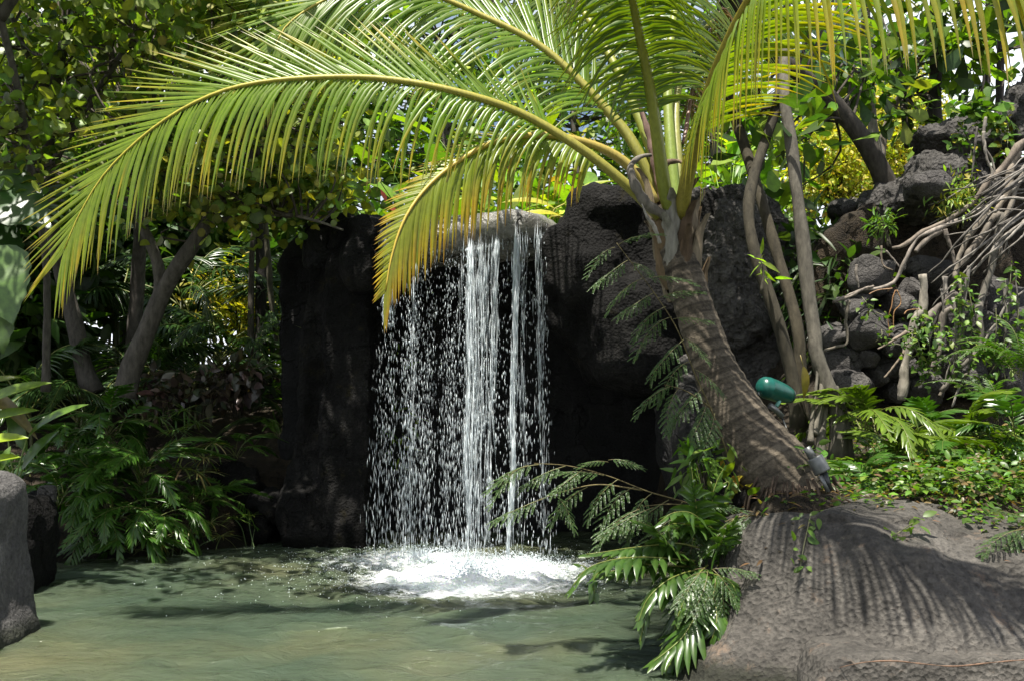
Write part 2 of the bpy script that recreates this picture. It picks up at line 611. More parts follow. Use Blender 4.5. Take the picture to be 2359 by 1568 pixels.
def mat_water():
    m, nt, b, out = newmat('murky_pool_water')
    tc = nd(nt, 'ShaderNodeTexCoord')
    n1 = nd(nt, 'ShaderNodeTexNoise', Scale=0.55, Detail=3.0)
    nt.links.new(tc.outputs['Object'], n1.inputs['Vector'])
    c = ramp(nt, n1.outputs['Fac'], [(0.3, (.032, .052, .036)), (0.5, (.052, .068, .043)), (0.72, (.092, .094, .052))])
    # foam: where the fall beats the water white
    foam = None
    for (sx, sy), r, a in ((s[0], s[1], s[2]) for s in SPL):
        mp = nd(nt, 'ShaderNodeMapping')
        mp.inputs['Location'].default_value = (-sx / r * 0.8, -sy / r * 1.0, 0)
        mp.inputs['Scale'].default_value = (0.8 / r, 1.0 / r, 0)
        nt.links.new(tc.outputs['Object'], mp.inputs[0])
        ln = nd(nt, 'ShaderNodeVectorMath', operation='LENGTH')
        nt.links.new(mp.outputs[0], ln.inputs[0])
        mr = nd(nt, 'ShaderNodeMapRange')
        mr.inputs[1].default_value, mr.inputs[2].default_value = 0.0, 1.3
        mr.inputs[3].default_value, mr.inputs[4].default_value = a, 0.0
        nt.links.new(ln.outputs['Value'], mr.inputs[0])
        if foam is None:
            foam = mr.outputs[0]
        else:
            mx = nd(nt, 'ShaderNodeMath', operation='MAXIMUM')
            nt.links.new(foam, mx.inputs[0])
            nt.links.new(mr.outputs[0], mx.inputs[1])
            foam = mx.outputs[0]
    n2 = nd(nt, 'ShaderNodeTexNoise', Scale=15.0, Detail=9.0, Roughness=0.75)
    mp2 = nd(nt, 'ShaderNodeMapping')
    mp2.inputs['Scale'].default_value = (1.0, 1.8, 1.0)
    nt.links.new(tc.outputs['Object'], mp2.inputs[0])
    nt.links.new(mp2.outputs[0], n2.inputs['Vector'])
    ad = nd(nt, 'ShaderNodeMath', operation='ADD')
    nt.links.new(foam, ad.inputs[0])
    nt.links.new(n2.outputs['Fac'], ad.inputs[1])
    fm = ramp(nt, ad.outputs[0], [(0.0, (0, 0, 0)), (0.9, (0, 0, 0)), (1.0, (1, 1, 1))])
    mr2 = nd(nt, 'ShaderNodeMapRange')
    mr2.inputs[1].default_value, mr2.inputs[2].default_value = 0.86, 1.22
    nt.links.new(ad.outputs[0], mr2.inputs[0])
    nt.links.new(mixc(nt, c, (.9, .93, .95), mr2.outputs[0]), b.inputs['Base Color'])
    b.inputs['Roughness'].default_value = 0.06
    mr3 = nd(nt, 'ShaderNodeMapRange')
    mr3.inputs[3].default_value, mr3.inputs[4].default_value = 0.06, 0.6
    nt.links.new(mr2.outputs[0], mr3.inputs[0])
    nt.links.new(mr3.outputs[0], b.inputs['Roughness'])
    b.inputs['IOR'].default_value = 1.33
    b.inputs['Subsurface Weight'].default_value = 1.0          # light spreads in the murk
    b.inputs['Subsurface Radius'].default_value = (.9, 1.0, .8)
    b.inputs['Subsurface Scale'].default_value = 0.22
    w = nd(nt, 'ShaderNodeTexNoise', Scale=8.0, Detail=5.0, Roughness=0.6, Distortion=0.6)
    mp3 = nd(nt, 'ShaderNodeMapping')
    mp3.inputs['Scale'].default_value = (0.7, 1.5, 1.0)
    nt.links.new(tc.outputs['Object'], mp3.inputs[0])
    nt.links.new(mp3.outputs[0], w.inputs['Vector'])
    bp = nd(nt, 'ShaderNodeBump', Strength=0.7, Distance=0.04)
    nt.links.new(w.outputs['Fac'], bp.inputs['Height'])
    nt.links.new(bp.outputs[0], b.inputs['Normal'])
    return m


wx, wy = np.meshgrid(np.arange(-8.5, 3.2, 0.045), np.arange(0.6, 13.6, 0.045), indexing='ij')
wp = np.stack([wx, wy, 0 * wx], -1)
wq = wp + 0.25 * np.stack([fbm(wp * 1.1, 2, 41), fbm(wp * 1.1, 2, 42), 0 * wx], -1)
wz = 0.022 * (1 - np.abs(vnoise(wq * np.array([2.1, 4.6, 1]), 21)) * 2) + 0.011 * fbm(wq * np.array([4.2, 9.0, 1]), 3, 22) + .012 * fbm(wp * np.array([.7, 1.6, 1]), 2, 23)
for (sx, sy), r, a in SPL:
    rr = np.hypot(wx - sx, wy - sy)
    wz = wz + a * (0.012 * np.sin(rr * 26 + 2 * fbm(wp * 1.5, 2, 4)) * np.exp(-rr / 1.6) + 0.035 * fbm(wp * 9, 3, 31) * np.exp(-(rr / (0.75 * r)) ** 2)
                   + 0.02 * np.exp(-(rr / (0.6 * r)) ** 2))
mb = MB()
na, nb = wx.shape
ii, jj = np.meshgrid(np.arange(na - 1), np.arange(nb - 1), indexing='ij')
quad = np.stack([ii * nb + jj, (ii + 1) * nb + jj, (ii + 1) * nb + jj + 1, ii * nb + jj + 1], -1).reshape(-1)
mb.add(np.stack([wx, wy, wz], -1).reshape(-1, 3), quad, np.full((na - 1) * (nb - 1), 4))
rim = np.concatenate([np.arange(na) * nb, (na - 1) * nb + np.arange(1, nb), (np.arange(na - 2, -1, -1)) * nb + nb - 1, np.arange(nb - 2, 0, -1)])
top = np.stack([wx, wy, wz], -1).reshape(-1, 3)[rim]
bot = top.copy()
bot[:, 2] = -1.2
k = len(rim)
i = np.arange(k)
mb.add(np.vstack([top, bot]), np.concatenate([np.stack([i, k + i, k + (i + 1) % k, (i + 1) % k], -1).reshape(-1), k + i]), np.concatenate([np.full(k, 4), [k]]))
tag(mb.build('pool_water', mat_water()), 'murky green pool water under the waterfall', 'water', kind='structure')


# ------------------------------------------------------------------ rocks
def ellipsoid(mb, c, r, rot=0.0, box=2.0, n=18, cuts=None):
    th = np.linspace(0, 2 * np.pi, 2 * n, endpoint=False)
    ph = np.linspace(0, np.pi, n + 1)[1:-1]
    P_, T_ = np.meshgrid(ph, th, indexing='ij')
    f = lambda a: np.sign(a) * np.abs(a) ** (2.0 / box)
    v = np.stack([f(np.sin(P_) ) * f(np.cos(T_)), f(np.sin(P_)) * f(np.sin(T_)), f(np.cos(P_))], -1).reshape(-1, 3)
    v = np.vstack([v, [[0, 0, 1], [0, 0, -1]]])
    if cuts is not None:                                  # broken faces
        rc_ = np.random.default_rng(cuts)
        for _ in range(11):
            nv = unit(rc_.normal(size=3))
            v = v - nv * np.maximum(0, v @ nv - (.62 + .3 * rc_.random()))[:, None]
    v = v * np.asarray(r)
    if np.ndim(rot) == 0:
        M = np.array(Matrix.Rotation(rot, 3, 'Z'))
    else:
        M = np.array(Matrix.Rotation(rot[2], 3, 'Z') @ Matrix.Rotation(rot[1], 3, 'Y') @ Matrix.Rotation(rot[0], 3, 'X'))
    v = v @ M.T + np.asarray(c)
    R, S = n - 1, 2 * n
    L, C = [], []
    for i in range(R - 1):
        for j in range(S):
            L += [i * S + j, (i + 1) * S + j, (i + 1) * S + (j + 1) % S, i * S + (j + 1) % S]
            C.append(4)
    for j in range(S):
        L += [R * S, j, (j + 1) % S]
        L += [R * S + 1, (R - 1) * S + (j + 1) % S, (R - 1) * S + j]
        C += [3, 3]
    mb.add(v, L, C)


def prism(mb, uv, d0, thick, lean=0.0):
    a = np.array([P(u, v, d0) for u, v in uv])
    z0 = a[:, 2].min()
    a[:, 1] += lean * (a[:, 2] - z0)
    b = a + np.array([0, thick, 0])
    n = len(a)
    L = list(range(n)) + list(range(2 * n - 1, n - 1, -1))
    C = [n, n]
    for i in range(n):
        j = (i + 1) % n
        L += [j, i, n + i, n + j]
        C.append(4)
    mb.add(np.vstack([a, b]), L, C)


def rock(name, pieces, mat, parent=None, voxel=0.05, smooth=6, disp=((0.06, 1.6), (0.025, 6.0)), seed=1, loc=None, pits=0.0):
    mb = MB()
    for p in pieces:
        if p[0] == 'e':
            ellipsoid(mb, *p[1:])
        elif p[0] == 'b':                                # (u, v, d, ru, rv, rd[, rot, box])
            u, v, d, ru, rv, rd = p[1:7]
            ellipsoid(mb, P(u, v, d), (ru / F * d, rd, rv / F * d), p[7] if len(p) > 7 else 0.0, p[8] if len(p) > 8 else 2.4, 18, p[9] if len(p) > 9 else None)
        else:
            prism(mb, *p[1:])
    me0 = mb.data('rough', mat)
    o = bpy.data.objects.new('rough', me0)
    COL.objects.link(o)
    md = o.modifiers.new('r', 'REMESH')
    md.mode = 'VOXEL'
    md.voxel_size = voxel
    if smooth:
        sm = o.modifiers.new('s', 'SMOOTH')
        sm.iterations = smooth
        sm.factor = 0.6
    dg = bpy.context.evaluated_depsgraph_get()
    ev = o.evaluated_get(dg)
    me = bpy.data.meshes.new_from_object(ev, depsgraph=dg)
    bpy.data.objects.remove(o, do_unlink=True)
    bpy.data.meshes.remove(me0)
    n = len(me.vertices)
    co = np.zeros(n * 3, np.float32)
    me.vertices.foreach_get('co', co)
    co = co.reshape(-1, 3).astype(float)
    for k, (amp, sc) in enumerate(disp):
        me.update()
        nv = np.zeros(n * 3, np.float32)
        me.vertices.foreach_get('normal', nv)
        nv = nv.reshape(-1, 3)
        h = fbm(co * sc, 3, seed + 17 * k)
        if k == 0:                                        # broad facets and a few clefts
            h = h + 0.9 * (0.35 - np.abs(vnoise(co * sc * 1.9, seed + 7))) - 0.8 * np.maximum(0, 0.18 - np.abs(vnoise(co * sc * 0.8 * np.array([1, 1, .45]), seed + 99))) / 0.18
        co = co + nv * (amp * h)[:, None]
        me.vertices.foreach_set('co', co.astype(np.float32).ravel())
    if pits:
        me.update()
        nv = np.zeros(n * 3, np.float32)
        me.vertices.foreach_get('normal', nv)
        nv = nv.reshape(-1, 3)
        h = np.abs(vnoise(co * 13, seed + 5)) + 0.6 * np.abs(vnoise(co * 24, seed + 6))
        co = co + nv * (pits * (h - 0.5))[:, None]
    if loc is not None:
        co = co - np.asarray(loc)
    me.vertices.foreach_set('co', co.astype(np.float32).ravel())
    me.polygons.foreach_set('use_smooth', np.ones(len(me.polygons), bool))
    me.materials.clear()
    me.materials.append(mat)
    me.name = name
    me.update()
    return link(name, me, parent, loc)


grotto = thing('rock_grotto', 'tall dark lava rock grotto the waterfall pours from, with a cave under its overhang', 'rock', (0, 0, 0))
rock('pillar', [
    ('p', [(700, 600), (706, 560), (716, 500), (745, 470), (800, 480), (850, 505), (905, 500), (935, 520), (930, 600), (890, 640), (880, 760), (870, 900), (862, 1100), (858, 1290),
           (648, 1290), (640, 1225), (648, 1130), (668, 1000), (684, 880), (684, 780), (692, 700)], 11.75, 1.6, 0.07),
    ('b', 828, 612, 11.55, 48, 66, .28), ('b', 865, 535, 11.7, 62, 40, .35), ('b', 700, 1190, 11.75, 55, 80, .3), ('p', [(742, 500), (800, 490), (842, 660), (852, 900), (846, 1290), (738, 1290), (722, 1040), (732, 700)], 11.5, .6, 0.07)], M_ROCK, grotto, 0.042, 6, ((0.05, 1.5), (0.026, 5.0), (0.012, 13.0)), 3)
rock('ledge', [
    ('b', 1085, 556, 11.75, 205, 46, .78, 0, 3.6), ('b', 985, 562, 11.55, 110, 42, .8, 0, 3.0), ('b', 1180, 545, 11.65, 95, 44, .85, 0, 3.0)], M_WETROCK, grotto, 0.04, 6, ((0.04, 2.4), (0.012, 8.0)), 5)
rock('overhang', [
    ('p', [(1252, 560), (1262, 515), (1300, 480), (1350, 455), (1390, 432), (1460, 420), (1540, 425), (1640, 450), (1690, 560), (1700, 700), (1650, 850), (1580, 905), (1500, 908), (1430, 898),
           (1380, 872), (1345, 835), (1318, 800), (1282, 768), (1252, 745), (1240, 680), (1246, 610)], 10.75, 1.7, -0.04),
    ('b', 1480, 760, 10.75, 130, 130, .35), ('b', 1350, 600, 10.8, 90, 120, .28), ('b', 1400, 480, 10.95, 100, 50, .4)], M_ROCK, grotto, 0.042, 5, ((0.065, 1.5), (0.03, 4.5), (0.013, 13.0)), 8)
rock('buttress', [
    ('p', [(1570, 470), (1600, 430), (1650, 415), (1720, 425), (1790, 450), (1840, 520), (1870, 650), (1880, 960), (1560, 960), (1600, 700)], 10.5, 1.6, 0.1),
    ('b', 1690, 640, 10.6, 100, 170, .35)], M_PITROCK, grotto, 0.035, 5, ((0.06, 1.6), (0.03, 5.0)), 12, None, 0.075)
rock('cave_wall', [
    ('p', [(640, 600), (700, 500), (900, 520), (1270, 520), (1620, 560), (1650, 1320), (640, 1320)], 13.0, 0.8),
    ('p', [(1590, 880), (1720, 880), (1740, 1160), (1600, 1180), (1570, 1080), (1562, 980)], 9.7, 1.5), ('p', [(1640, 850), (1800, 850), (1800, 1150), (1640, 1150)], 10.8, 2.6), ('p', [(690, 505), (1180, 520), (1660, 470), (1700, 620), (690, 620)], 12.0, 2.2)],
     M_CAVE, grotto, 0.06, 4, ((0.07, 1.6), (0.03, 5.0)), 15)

_b = rock('boulder', [
    ('p', [(-420, 1060), (-200, 1070), (-60, 1080), (25, 1092), (58, 1108), (66, 1150), (64, 1215), (74, 1290), (92, 1390), (106, 1440), (94, 1482), (66, 1506), (20, 1492), (-420, 1500)], 7.6, -1.2, 0.06)], M_LBOULDER, None, 0.03, 9, ((0.03, 2.0), (0.012, 8.0)), 21, P(-100, 1490, 7.2))
tag(_b, 'big grey boulder rising from the water, cut off by the left edge, its rim sunlit', 'boulder')
_b = rock('boulder', [
    ('p', [(40, 1140), (66, 1128), (122, 1134), (134, 1180), (140, 1240), (132, 1330), (112, 1400), (20, 1420)], 9.5, -0.8, 0.12)],
    M_ROCK, None, 0.03, 4, ((0.04, 2.4), (0.014, 8.0)), 24, P(90, 1400, 9.2))
tag(_b, 'black shaded rock standing behind the sunlit grey boulder', 'boulder')
_b = rock('stone_block', [('b', 108, 1140, 9.6, 20, 22, .12, 0.3, 6)], M_STONE, None, 0.018, 2, ((0.006, 5.0), (0.004, 14.0)), 26, P(108, 1160, 9.6))
tag(_b, 'small squared stone block on top of the black shaded rock', 'stone')
for lab, u, v, d, ru, rv in (('dark round rock at the waterline below the spiky bank plants, nearest the pillar foot', 610, 1180, 12.0, 60, 55),
                             ('dark low rock in the bank under the lone sunlit fern', 545, 1100, 12.4, 70, 45)):
    tag(rock('bank_rock', [('b', u, v, d, ru, rv, .35, (.3, .2, .5), 3, int(u))], M_ROCK, None, 0.03, 2, ((0.09, 3.2), (0.03, 8.0)), int(u), P(u, v + rv, d)), lab, 'rock')

# upper boulders on the right
_b = rock('boulder', [('b', 2150, 452, 10.4, 160, 84, .6, (0, .12, 0), 2.6, 31), ('b', 2070, 478, 10.35, 80, 60, .5, 0, 2.6, 32), ('b', 2240, 440, 10.6, 85, 85, .6, 0, 2.6, 33)],
          M_PITROCK, None, 0.035, 3, ((0.07, 2.0), (0.03, 6.0)), 31, P(2150, 520, 10.5), 0.04)
tag(_b, 'large rough lava boulder at the foot of the leaning trunk, a smaller one on top', 'boulder')
_b = rock('boulder', [('b', 2180, 318, 10.6, 100, 58, .42, (0, .05, 0), 3, 35), ('b', 2225, 350, 10.7, 64, 44, .4, 0, 3, 36)],
          M_PITROCK, None, 0.035, 3, ((0.07, 2.2), (0.03, 6.0)), 34, P(2180, 372, 10.6), 0.04)
tag(_b, 'rough lava boulder resting on top of the larger one beside the yellow bush', 'boulder')
_b = rock('boulder', [('b', 2365, 262, 10.2, 68, 92, .5, 0, 2.6, 38), ('b', 2420, 240, 10.3, 86, 96, .5, 0, 2.6, 37)],
          M_PITROCK, None, 0.035, 3, ((0.07, 2.2), (0.03, 6.0)), 37, P(2390, 350, 10.2), 0.04)
tag(_b, 'grey lava boulder above the roots, cut off by the right edge', 'boulder')
_b = rock('boulder', [('b', 1965, 488, 11.0, 60, 26, .35)], M_STONE, None, 0.03, 3, ((0.05, 2.2), (0.02, 6.0)), 39, P(1965, 510, 11.0))
tag(_b, 'low flat boulder in front of the sunlit yellow bush', 'boulder')


# dry stone wall behind the root tangle
def c5(x, y):
    return 1888 + x * .2938, 599 + y * .2938


STONES = [((270, 370), 100, 86, 'grey wall stone in the upper left of the dry stone wall, twigs lying on it'),
          ((530, 345), 105, 82, 'sunlit grey wall stone with a white patch of light on its face'),
          ((365, 560), 148, 128, 'largest dark round stone in the middle of the dry stone wall'),
          ((120, 590), 105, 80, 'dark wall stone just left of the largest round stone'),
          ((185, 785), 150, 108, 'broad black stone low in the wall beside the rooted tree base'),
          ((225, 950), 125, 82, 'lowest black stone of the wall, above the fern tips'),
          ((388, 690), 46, 32, 'fist-sized pale grey pebble wedged in the wall'),
          ((345, 770), 52, 60, 'narrow wedge stone standing under the pale pebble'),
          ((562, 835), 108, 118, 'large sunlit stone right of the wedge stones, rough faced'),
          ((385, 890), 62, 96, 'upright dark stone left of the large sunlit stone'),
          ((610, 640), 112, 92, 'grey stone under the dangling orange rootlets'),
          ((400, 110), 160, 120, 'big brownish stone topmost in the wall'),
          ((705, 235), 84, 92, 'grey stone behind the pale upright root'),
          ((880, -560), 170, 90, 'sunlit grey boulder between the thick upper roots'),
          ((560, 1010), 105, 90, 'dark stone at the bottom of the wall under the sunlit one'),
          ((800, 960), 150, 120, 'dark stone deep behind the hanging vines'),
          ((1150, 560), 190, 200, 'large shadowed stone behind the right hand vines, near the forked root'),
          ((1450, 420), 180, 220, 'bluish grey stone at the right edge behind the vines'),
          ((1060, 860), 160, 150, 'low dark stone right of the pale upright root'),
          ((1400, 900), 220, 200, 'low bluish stone at the right edge above the ferns'),
          ((900, 130), 140, 130, 'dark stone below the white stick')]
for k, ((cx, cy), rx, ry, lab) in enumerate(STONES):
    u, v = c5(cx, cy)
    d = 9.75 + 0.12 * math.sin(k * 2.3)
    o = rock('wall_stone', [('b', u, v, d, rx * .2938 * 1.42, ry * .2938 * 1.42, .3, (0, 0.2 * math.sin(k * 1.7), 0.3 * math.sin(k)), 3.0, 400 + k)], M_STONE, None, 0.03 if rx < 90 else 0.036,
             1, ((0.022, 2.6), (0.016, 8.0)), 50 + k, P(u, v + ry * .29, d))
    tag(o, lab, 'stone', 'stones of the dry stone wall')
o = rock('earth_bank', [('p', [(1880, 620), (1930, 520), (2050, 470), (2150, 520), (2265, 400), (2310, 350), (2600, 330), (3100, 340), (3100, 1080), (1860, 1080)], 10.15, 1.6, 0.06)], M_SOIL, None, 0.07, 3,
         ((0.09, 1.5), (0.04, 5.0)), 77, P(2200, 1080, 10.6))
tag(o, 'dark earth bank the wall stones and roots are bedded in', 'bank', kind='structure')

# ------------------------------------------------------------------ the foreground boulder bank
ROWS = [
    [(1590, 1290, 7.5), (1660, 1240, 7.4), (1800, 1240, 7.4), (1950, 1240, 7.35), (2100, 1250, 7.3), (2250, 1270, 7.2), (2420, 1280, 7.1), (2700, 1280, 7.1), (3150, 1290, 7.00)],
    [(1605, 1265, 7.2), (1668, 1192, 7.1), (1800, 1170, 7.08), (1950, 1158, 7.02), (2100, 1166, 6.95), (2250, 1194, 6.88), (2420, 1206, 6.8), (2700, 1206, 6.8), (3150, 1216, 6.70)],
    [(1640, 1300, 6.95), (1690, 1200, 6.9), (1800, 1178, 6.9), (1950, 1163, 6.85), (2090, 1170, 6.75), (2220, 1198, 6.7), (2400, 1210, 6.6), (2700, 1215, 6.6), (3150, 1225, 6.50)],
    [(1655, 1350, 6.85), (1712, 1245, 6.65), (1800, 1205, 6.62), (1930, 1190, 6.5), (2070, 1200, 6.4), (2200, 1232, 6.42), (2400, 1240, 6.38), (2700, 1245, 6.3), (3150, 1255, 6.20)],
    [(1640, 1400, 6.75), (1730, 1330, 6.5), (1810, 1290, 6.45), (1920, 1268, 6.3), (2060, 1275, 6.12), (2200, 1290, 6.15), (2400, 1290, 6.15), (2700, 1290, 6.1), (3150, 1300, 6.00)],
    [(1600, 1470, 6.6), (1700, 1430, 6.35), (1800, 1410, 6.25), (1910, 1390, 6.12), (2050, 1400, 5.92), (2200, 1410, 5.9), (2400, 1415, 5.9), (2700, 1420, 5.85), (3150, 1430, 5.75)],
    [(1548, 1535, 6.45), (1660, 1530, 6.15), (1780, 1530, 6.02), (1910, 1525, 5.9), (2050, 1518, 5.74), (2200, 1518, 5.7), (2400, 1515, 5.68), (2700, 1510, 5.6), (3150, 1520, 5.50)],
    [(1530, 1580, 6.3), (1650, 1600, 6.0), (1780, 1620, 5.9), (1920, 1640, 5.78), (2060, 1640, 5.65), (2200, 1640, 5.6), (2400, 1640, 5.55), (2700, 1640, 5.5), (3150, 1650, 5.40)],
    [(1520, 1680, 6.2), (1640, 1760, 5.8), (1780, 1800, 5.7), (1920, 1830, 5.6), (2060, 1840, 5.5), (2200, 1840, 5.45), (2400, 1840, 5.4), (2700, 1840, 5.3), (3150, 1850, 5.20)]]
RG = np.array([[P(*p) for p in r] for r in ROWS])
fine = np.array([crom(RG[i], 300) for i in range(len(RG))])
fine = np.array([crom(fine[:, j], 220) for j in range(fine.shape[1])])          # (300, 220, 3)
nrm = unit(np.cross(np.gradient(fine, axis=0), np.gradient(fine, axis=1)))
nrm[nrm[..., 1] > 0.3] *= -1
uu = np.linspace(0, 1, 300)[:, None]
vv = np.linspace(0, 1, 220)[None, :]
h = 0.03 * fbm(fine * 1.7, 4, 61) + 0.012 * fbm(fine * 6, 3, 62)
fl = np.cos(uu * 60 + 3 * fbm(fine * 1.2, 2, 63) + 4 * vv)                       # soft run-off flutes on the near flank
h = h + 0.010 * fl * sstep(.15, .3, vv) * (1 - sstep(.3, .5, uu))
h = h - 0.05 * np.exp(-((uu - 0.33 - 0.05 * vv) / 0.02) ** 2) * sstep(.35, .6, vv)   # the long fold
h = h - 0.016 * np.maximum(0, vnoise(fine * 16, 64)) * sstep(.3, .5, uu) - 0.010 * np.maximum(0, vnoise(fine * 34, 66)) * sstep(.3, .5, uu)
h = h + .012 * np.cos(uu * 95 + 2.5 * fbm(fine * 1.4, 2, 67)) * sstep(.35, .5, uu) * sstep(.4, .55, vv) * fbm(fine * .9, 2, 68)
fine = fine + nrm * h[..., None]
mb = MB()
na, nb = fine.shape[:2]
ii, jj = np.meshgrid(np.arange(na - 1), np.arange(nb - 1), indexing='ij')
quad = np.stack([ii * nb + jj, ii * nb + jj + 1, (ii + 1) * nb + jj + 1, (ii + 1) * nb + jj], -1).reshape(-1)
mb.add(fine.reshape(-1, 3), quad, np.full((na - 1) * (nb - 1), 4))
base = P(2000, 1560, 6.3)
o = mb.build('boulder', M_BOULDER, None, True, base)
tag(o, 'huge smooth grey-brown boulder in the foreground, striped by palm leaf shadows', 'boulder')
o = rock('rock_slab', [('p', [(1925, 1545), (1960, 1530), (2060, 1526), (2180, 1537), (2300, 1530), (2600, 1520), (2600, 1800), (1880, 1800), (1890, 1600)], 5.42, 0.5, 0.25)], M_BOULDER, None, 0.02, 4,
         ((0.018, 3.0), (0.01, 9.0)), 68, P(2200, 1700, 5.6))
tag(o, 'low rock slab at the water, below the orange-edged crack of the huge boulder', 'rock')
mb = MB()
tube(mb, crom([P(1925, 1538, 5.56), P(1990, 1524, 5.46), P(2060, 1521, 5.44), P(2130, 1528, 5.44), P(2200, 1533, 5.44), P(2290, 1524, 5.45), P(2370, 1518, 5.46), P(2500, 1516, 5.46)], 60), .0035 * (1 + .8 * vnoise(np.arange(60)[:, None] * np.array([[.6, .1, .2]]), 3)), 6, (.15, .095, .065))
mb.build('lichen_seam', M_DRY, o, True).matrix_parent_inverse = Matrix.Translation(-o.location)
for lab, u, v, d, r in (('lump of dark rock at the edge of the ground cover, above the huge boulder', 2085, 1172, 6.95, 34),
                        ('smaller knob of rock beside the dark lump on the huge boulder', 2035, 1172, 7.0, 20),
                        ('grey rock wedged under the coconut palm base', 1750, 1165, 7.3, 60),
                        ('mossy dark rock below the palm base, by the yellowing leaf', 1690, 1120, 7.6, 50)):
    tag(rock('ground_rock', [('b', u, v, d, r, r * .7, .12)], M_ROCK, None, 0.016, 2, ((0.02, 5), (0.008, 14)), int(u), P(u, v + r * .7, d)), lab, 'rock')


# ------------------------------------------------------------------ feather leaves: palms and ferns
def frond(name, ctrl, parent, n=80, t0=0.2, L=0.75, prof=None, W=0.034, sides=None, nref=(0, 0, 1), base=(.13, .19, .03), tipc=(.30, .24, .03), dry=(.25, .17, .09),
          yel=0.35, stalk_r=(.03, .004), stalk_c=((.20, .20, .03), (.34, .25, .03)), mats=None, K=7, jitter=.05, world_loc=None, r=None, stalk=True, tipfan=0.25, mesh_only=False, rib=.25, ribc=(.34, .34, .05), wprof=None, miss=.05):
    """one feather leaf: leaflets down both sides of a curved midrib, each an own folded, drooping blade"""
    r = r or rng
    m = 160
    c = crom(ctrl, m)
    T = unit(np.gradient(c, axis=0))
    nr = np.asarray(nref, float)
    N = unit(nr - T * (T @ nr)[:, None])
    S = np.cross(T, N)
    prof = prof or (lambda t: (0.55 + 0.45 * sstep(0, .3, t)) * (1 - 0.62 * sstep(.55, 1.0, t)))
    sides = sides or {1: (65, 25, 15, 1.2), -1: (65, 25, 15, 1.2)}
    mb = MB()
    for sd, (a0, a1, e, g, *lf) in sides.items():
        tt = np.linspace(0, 1, n) ** 0.97
        tt = np.clip(tt + r.normal(size=n) * 0.15 / n, 0, 1)
        f = t0 + (1 - t0) * tt
        idx = np.clip(f * (m - 1), 0, m - 1.001)
        i0 = idx.astype(int)
        w = (idx - i0)[:, None]
        pick = lambda A: A[i0] * (1 - w) + A[np.minimum(i0 + 1, m - 1)] * w
        p, t_, n_, s_ = pick(c), unit(pick(T)), unit(pick(N)), unit(pick(S))
        a = np.radians(a0 + (a1 - a0) * tt + r.normal(size=n) * 3)[:, None]
        ee = np.radians(e + r.normal(size=n) * 4)[:, None]
        d = np.cos(a) * t_ + np.sin(a) * (sd * s_ * np.cos(ee) + n_ * np.sin(ee))
        d = unit(d)
        ln = L * prof(tt) * (1 + jitter * r.normal(size=n)) * (lf[0] if lf else 1.0)
        gk = g * (1 + 0.15 * r.normal(size=n))
        ln = ln * np.where(r.random(n) < miss, .12 + .5 * r.random(n), 1.0)       # snapped leaflets
        gk = gk + np.where(r.random(n) < miss, 1.6, 0.0)                          # and kinked ones
        pos = p.copy()
        pts, dirs = [pos.copy()], [d.copy()]
        for k in range(K - 1):
            d = unit(d + np.array([0, 0, -1.0]) * (gk / (K - 1) * ln / max(L, 1e-6))[:, None] * (1.0 + 0.6 * (k == 0)))
            pos = pos + d * (ln / (K - 1))[:, None]
            pts.append(pos.copy())
            dirs.append(d.copy())
        pts, dirs = np.array(pts), np.array(dirs)                        # (K, n, 3)
        ss = np.linspace(0, 1, K)
        wp = wprof(ss) if wprof else np.minimum(1, .35 + ss * 5) * (1 - 0.97 * ss ** 2.2)
        wd = unit(t_[None] - dirs * np.sum(dirs * t_[None], -1, keepdims=True))
        nn = np.cross(dirs, wd)
        flip = np.sign(np.sum(nn * n_[None], -1, keepdims=True) + 1e-9)
        nn = nn * flip
        hw = (W * 0.5 * wp[:, None] * (0.6 + 0.4 * (ln / (L + 1e-9)))[None])[..., None]
        Lf = pts + wd * hw - nn * hw * 0.55
        Rt = pts - wd * hw - nn * hw * 0.55
        v = np.stack([Lf, pts, Rt], 2)                                   # (K, n, 3side, 3)
        v = v.transpose(1, 0, 2, 3).reshape(-1, 3)
        fl = []
        for k in range(K - 1):
            for q in (0, 1):
                b0 = k * 3 + q
                fl += [b0, b0 + 1, b0 + 4, b0 + 3]
        fl = np.array(fl)
        loops = (fl[None] + (np.arange(n) * 3 * K)[:, None]).reshape(-1)
        ys = np.clip(yel + 0.25 * r.normal(size=n), 0, 1)
        mixf = np.clip(sstep(.25, .95, ss)[None] * ys[:, None] * 1.6 + 0.30 * (tt ** 2)[:, None] * yel * 2, 0, 1)[..., None]
        cc = np.array(base)[None, None] * (1 - mixf) + np.array(tipc)[None, None] * mixf
        dd = (sstep(.88, .97, ss)[None] * (r.random(n) < .75)[:, None])[..., None]
        cc = cc * (1 - dd) + np.array(dry)[None, None] * dd
        cc = cc * (1 + 0.12 * r.normal(size=(n, 1, 1)))
        cc = np.repeat(cc[:, :, None, :], 3, 2)
        cc[:, :, 1, :] = cc[:, :, 1, :] * (1 - rib) + np.array(ribc) * rib             # pale midrib
        mb.add(v, loops, np.full(n * 2 * (K - 1), 4), np.clip(cc.reshape(-1, 3), .003, 1))
    st = MB()
    kk = 44
    cs = crom(ctrl, kk)
    q = np.linspace(0, 1, kk)
    rad = stalk_r[1] + (stalk_r[0] - stalk_r[1]) * (1 - q) ** 1.25
    scol = np.array(stalk_c[0])[None] * (1 - q[:, None]) + np.array(stalk_c[1])[None] * q[:, None]
    tube(st, cs, rad, 7, scol)
    mats = mats or (M_PALM, M_STALK)
    if mesh_only:
        return mb.data(name, mats[0]), st.data('stalk', mats[1])
    o = mb.build(name, mats[0], parent)
    if stalk:
        st.build('stalk', mats[1], o)
    return o


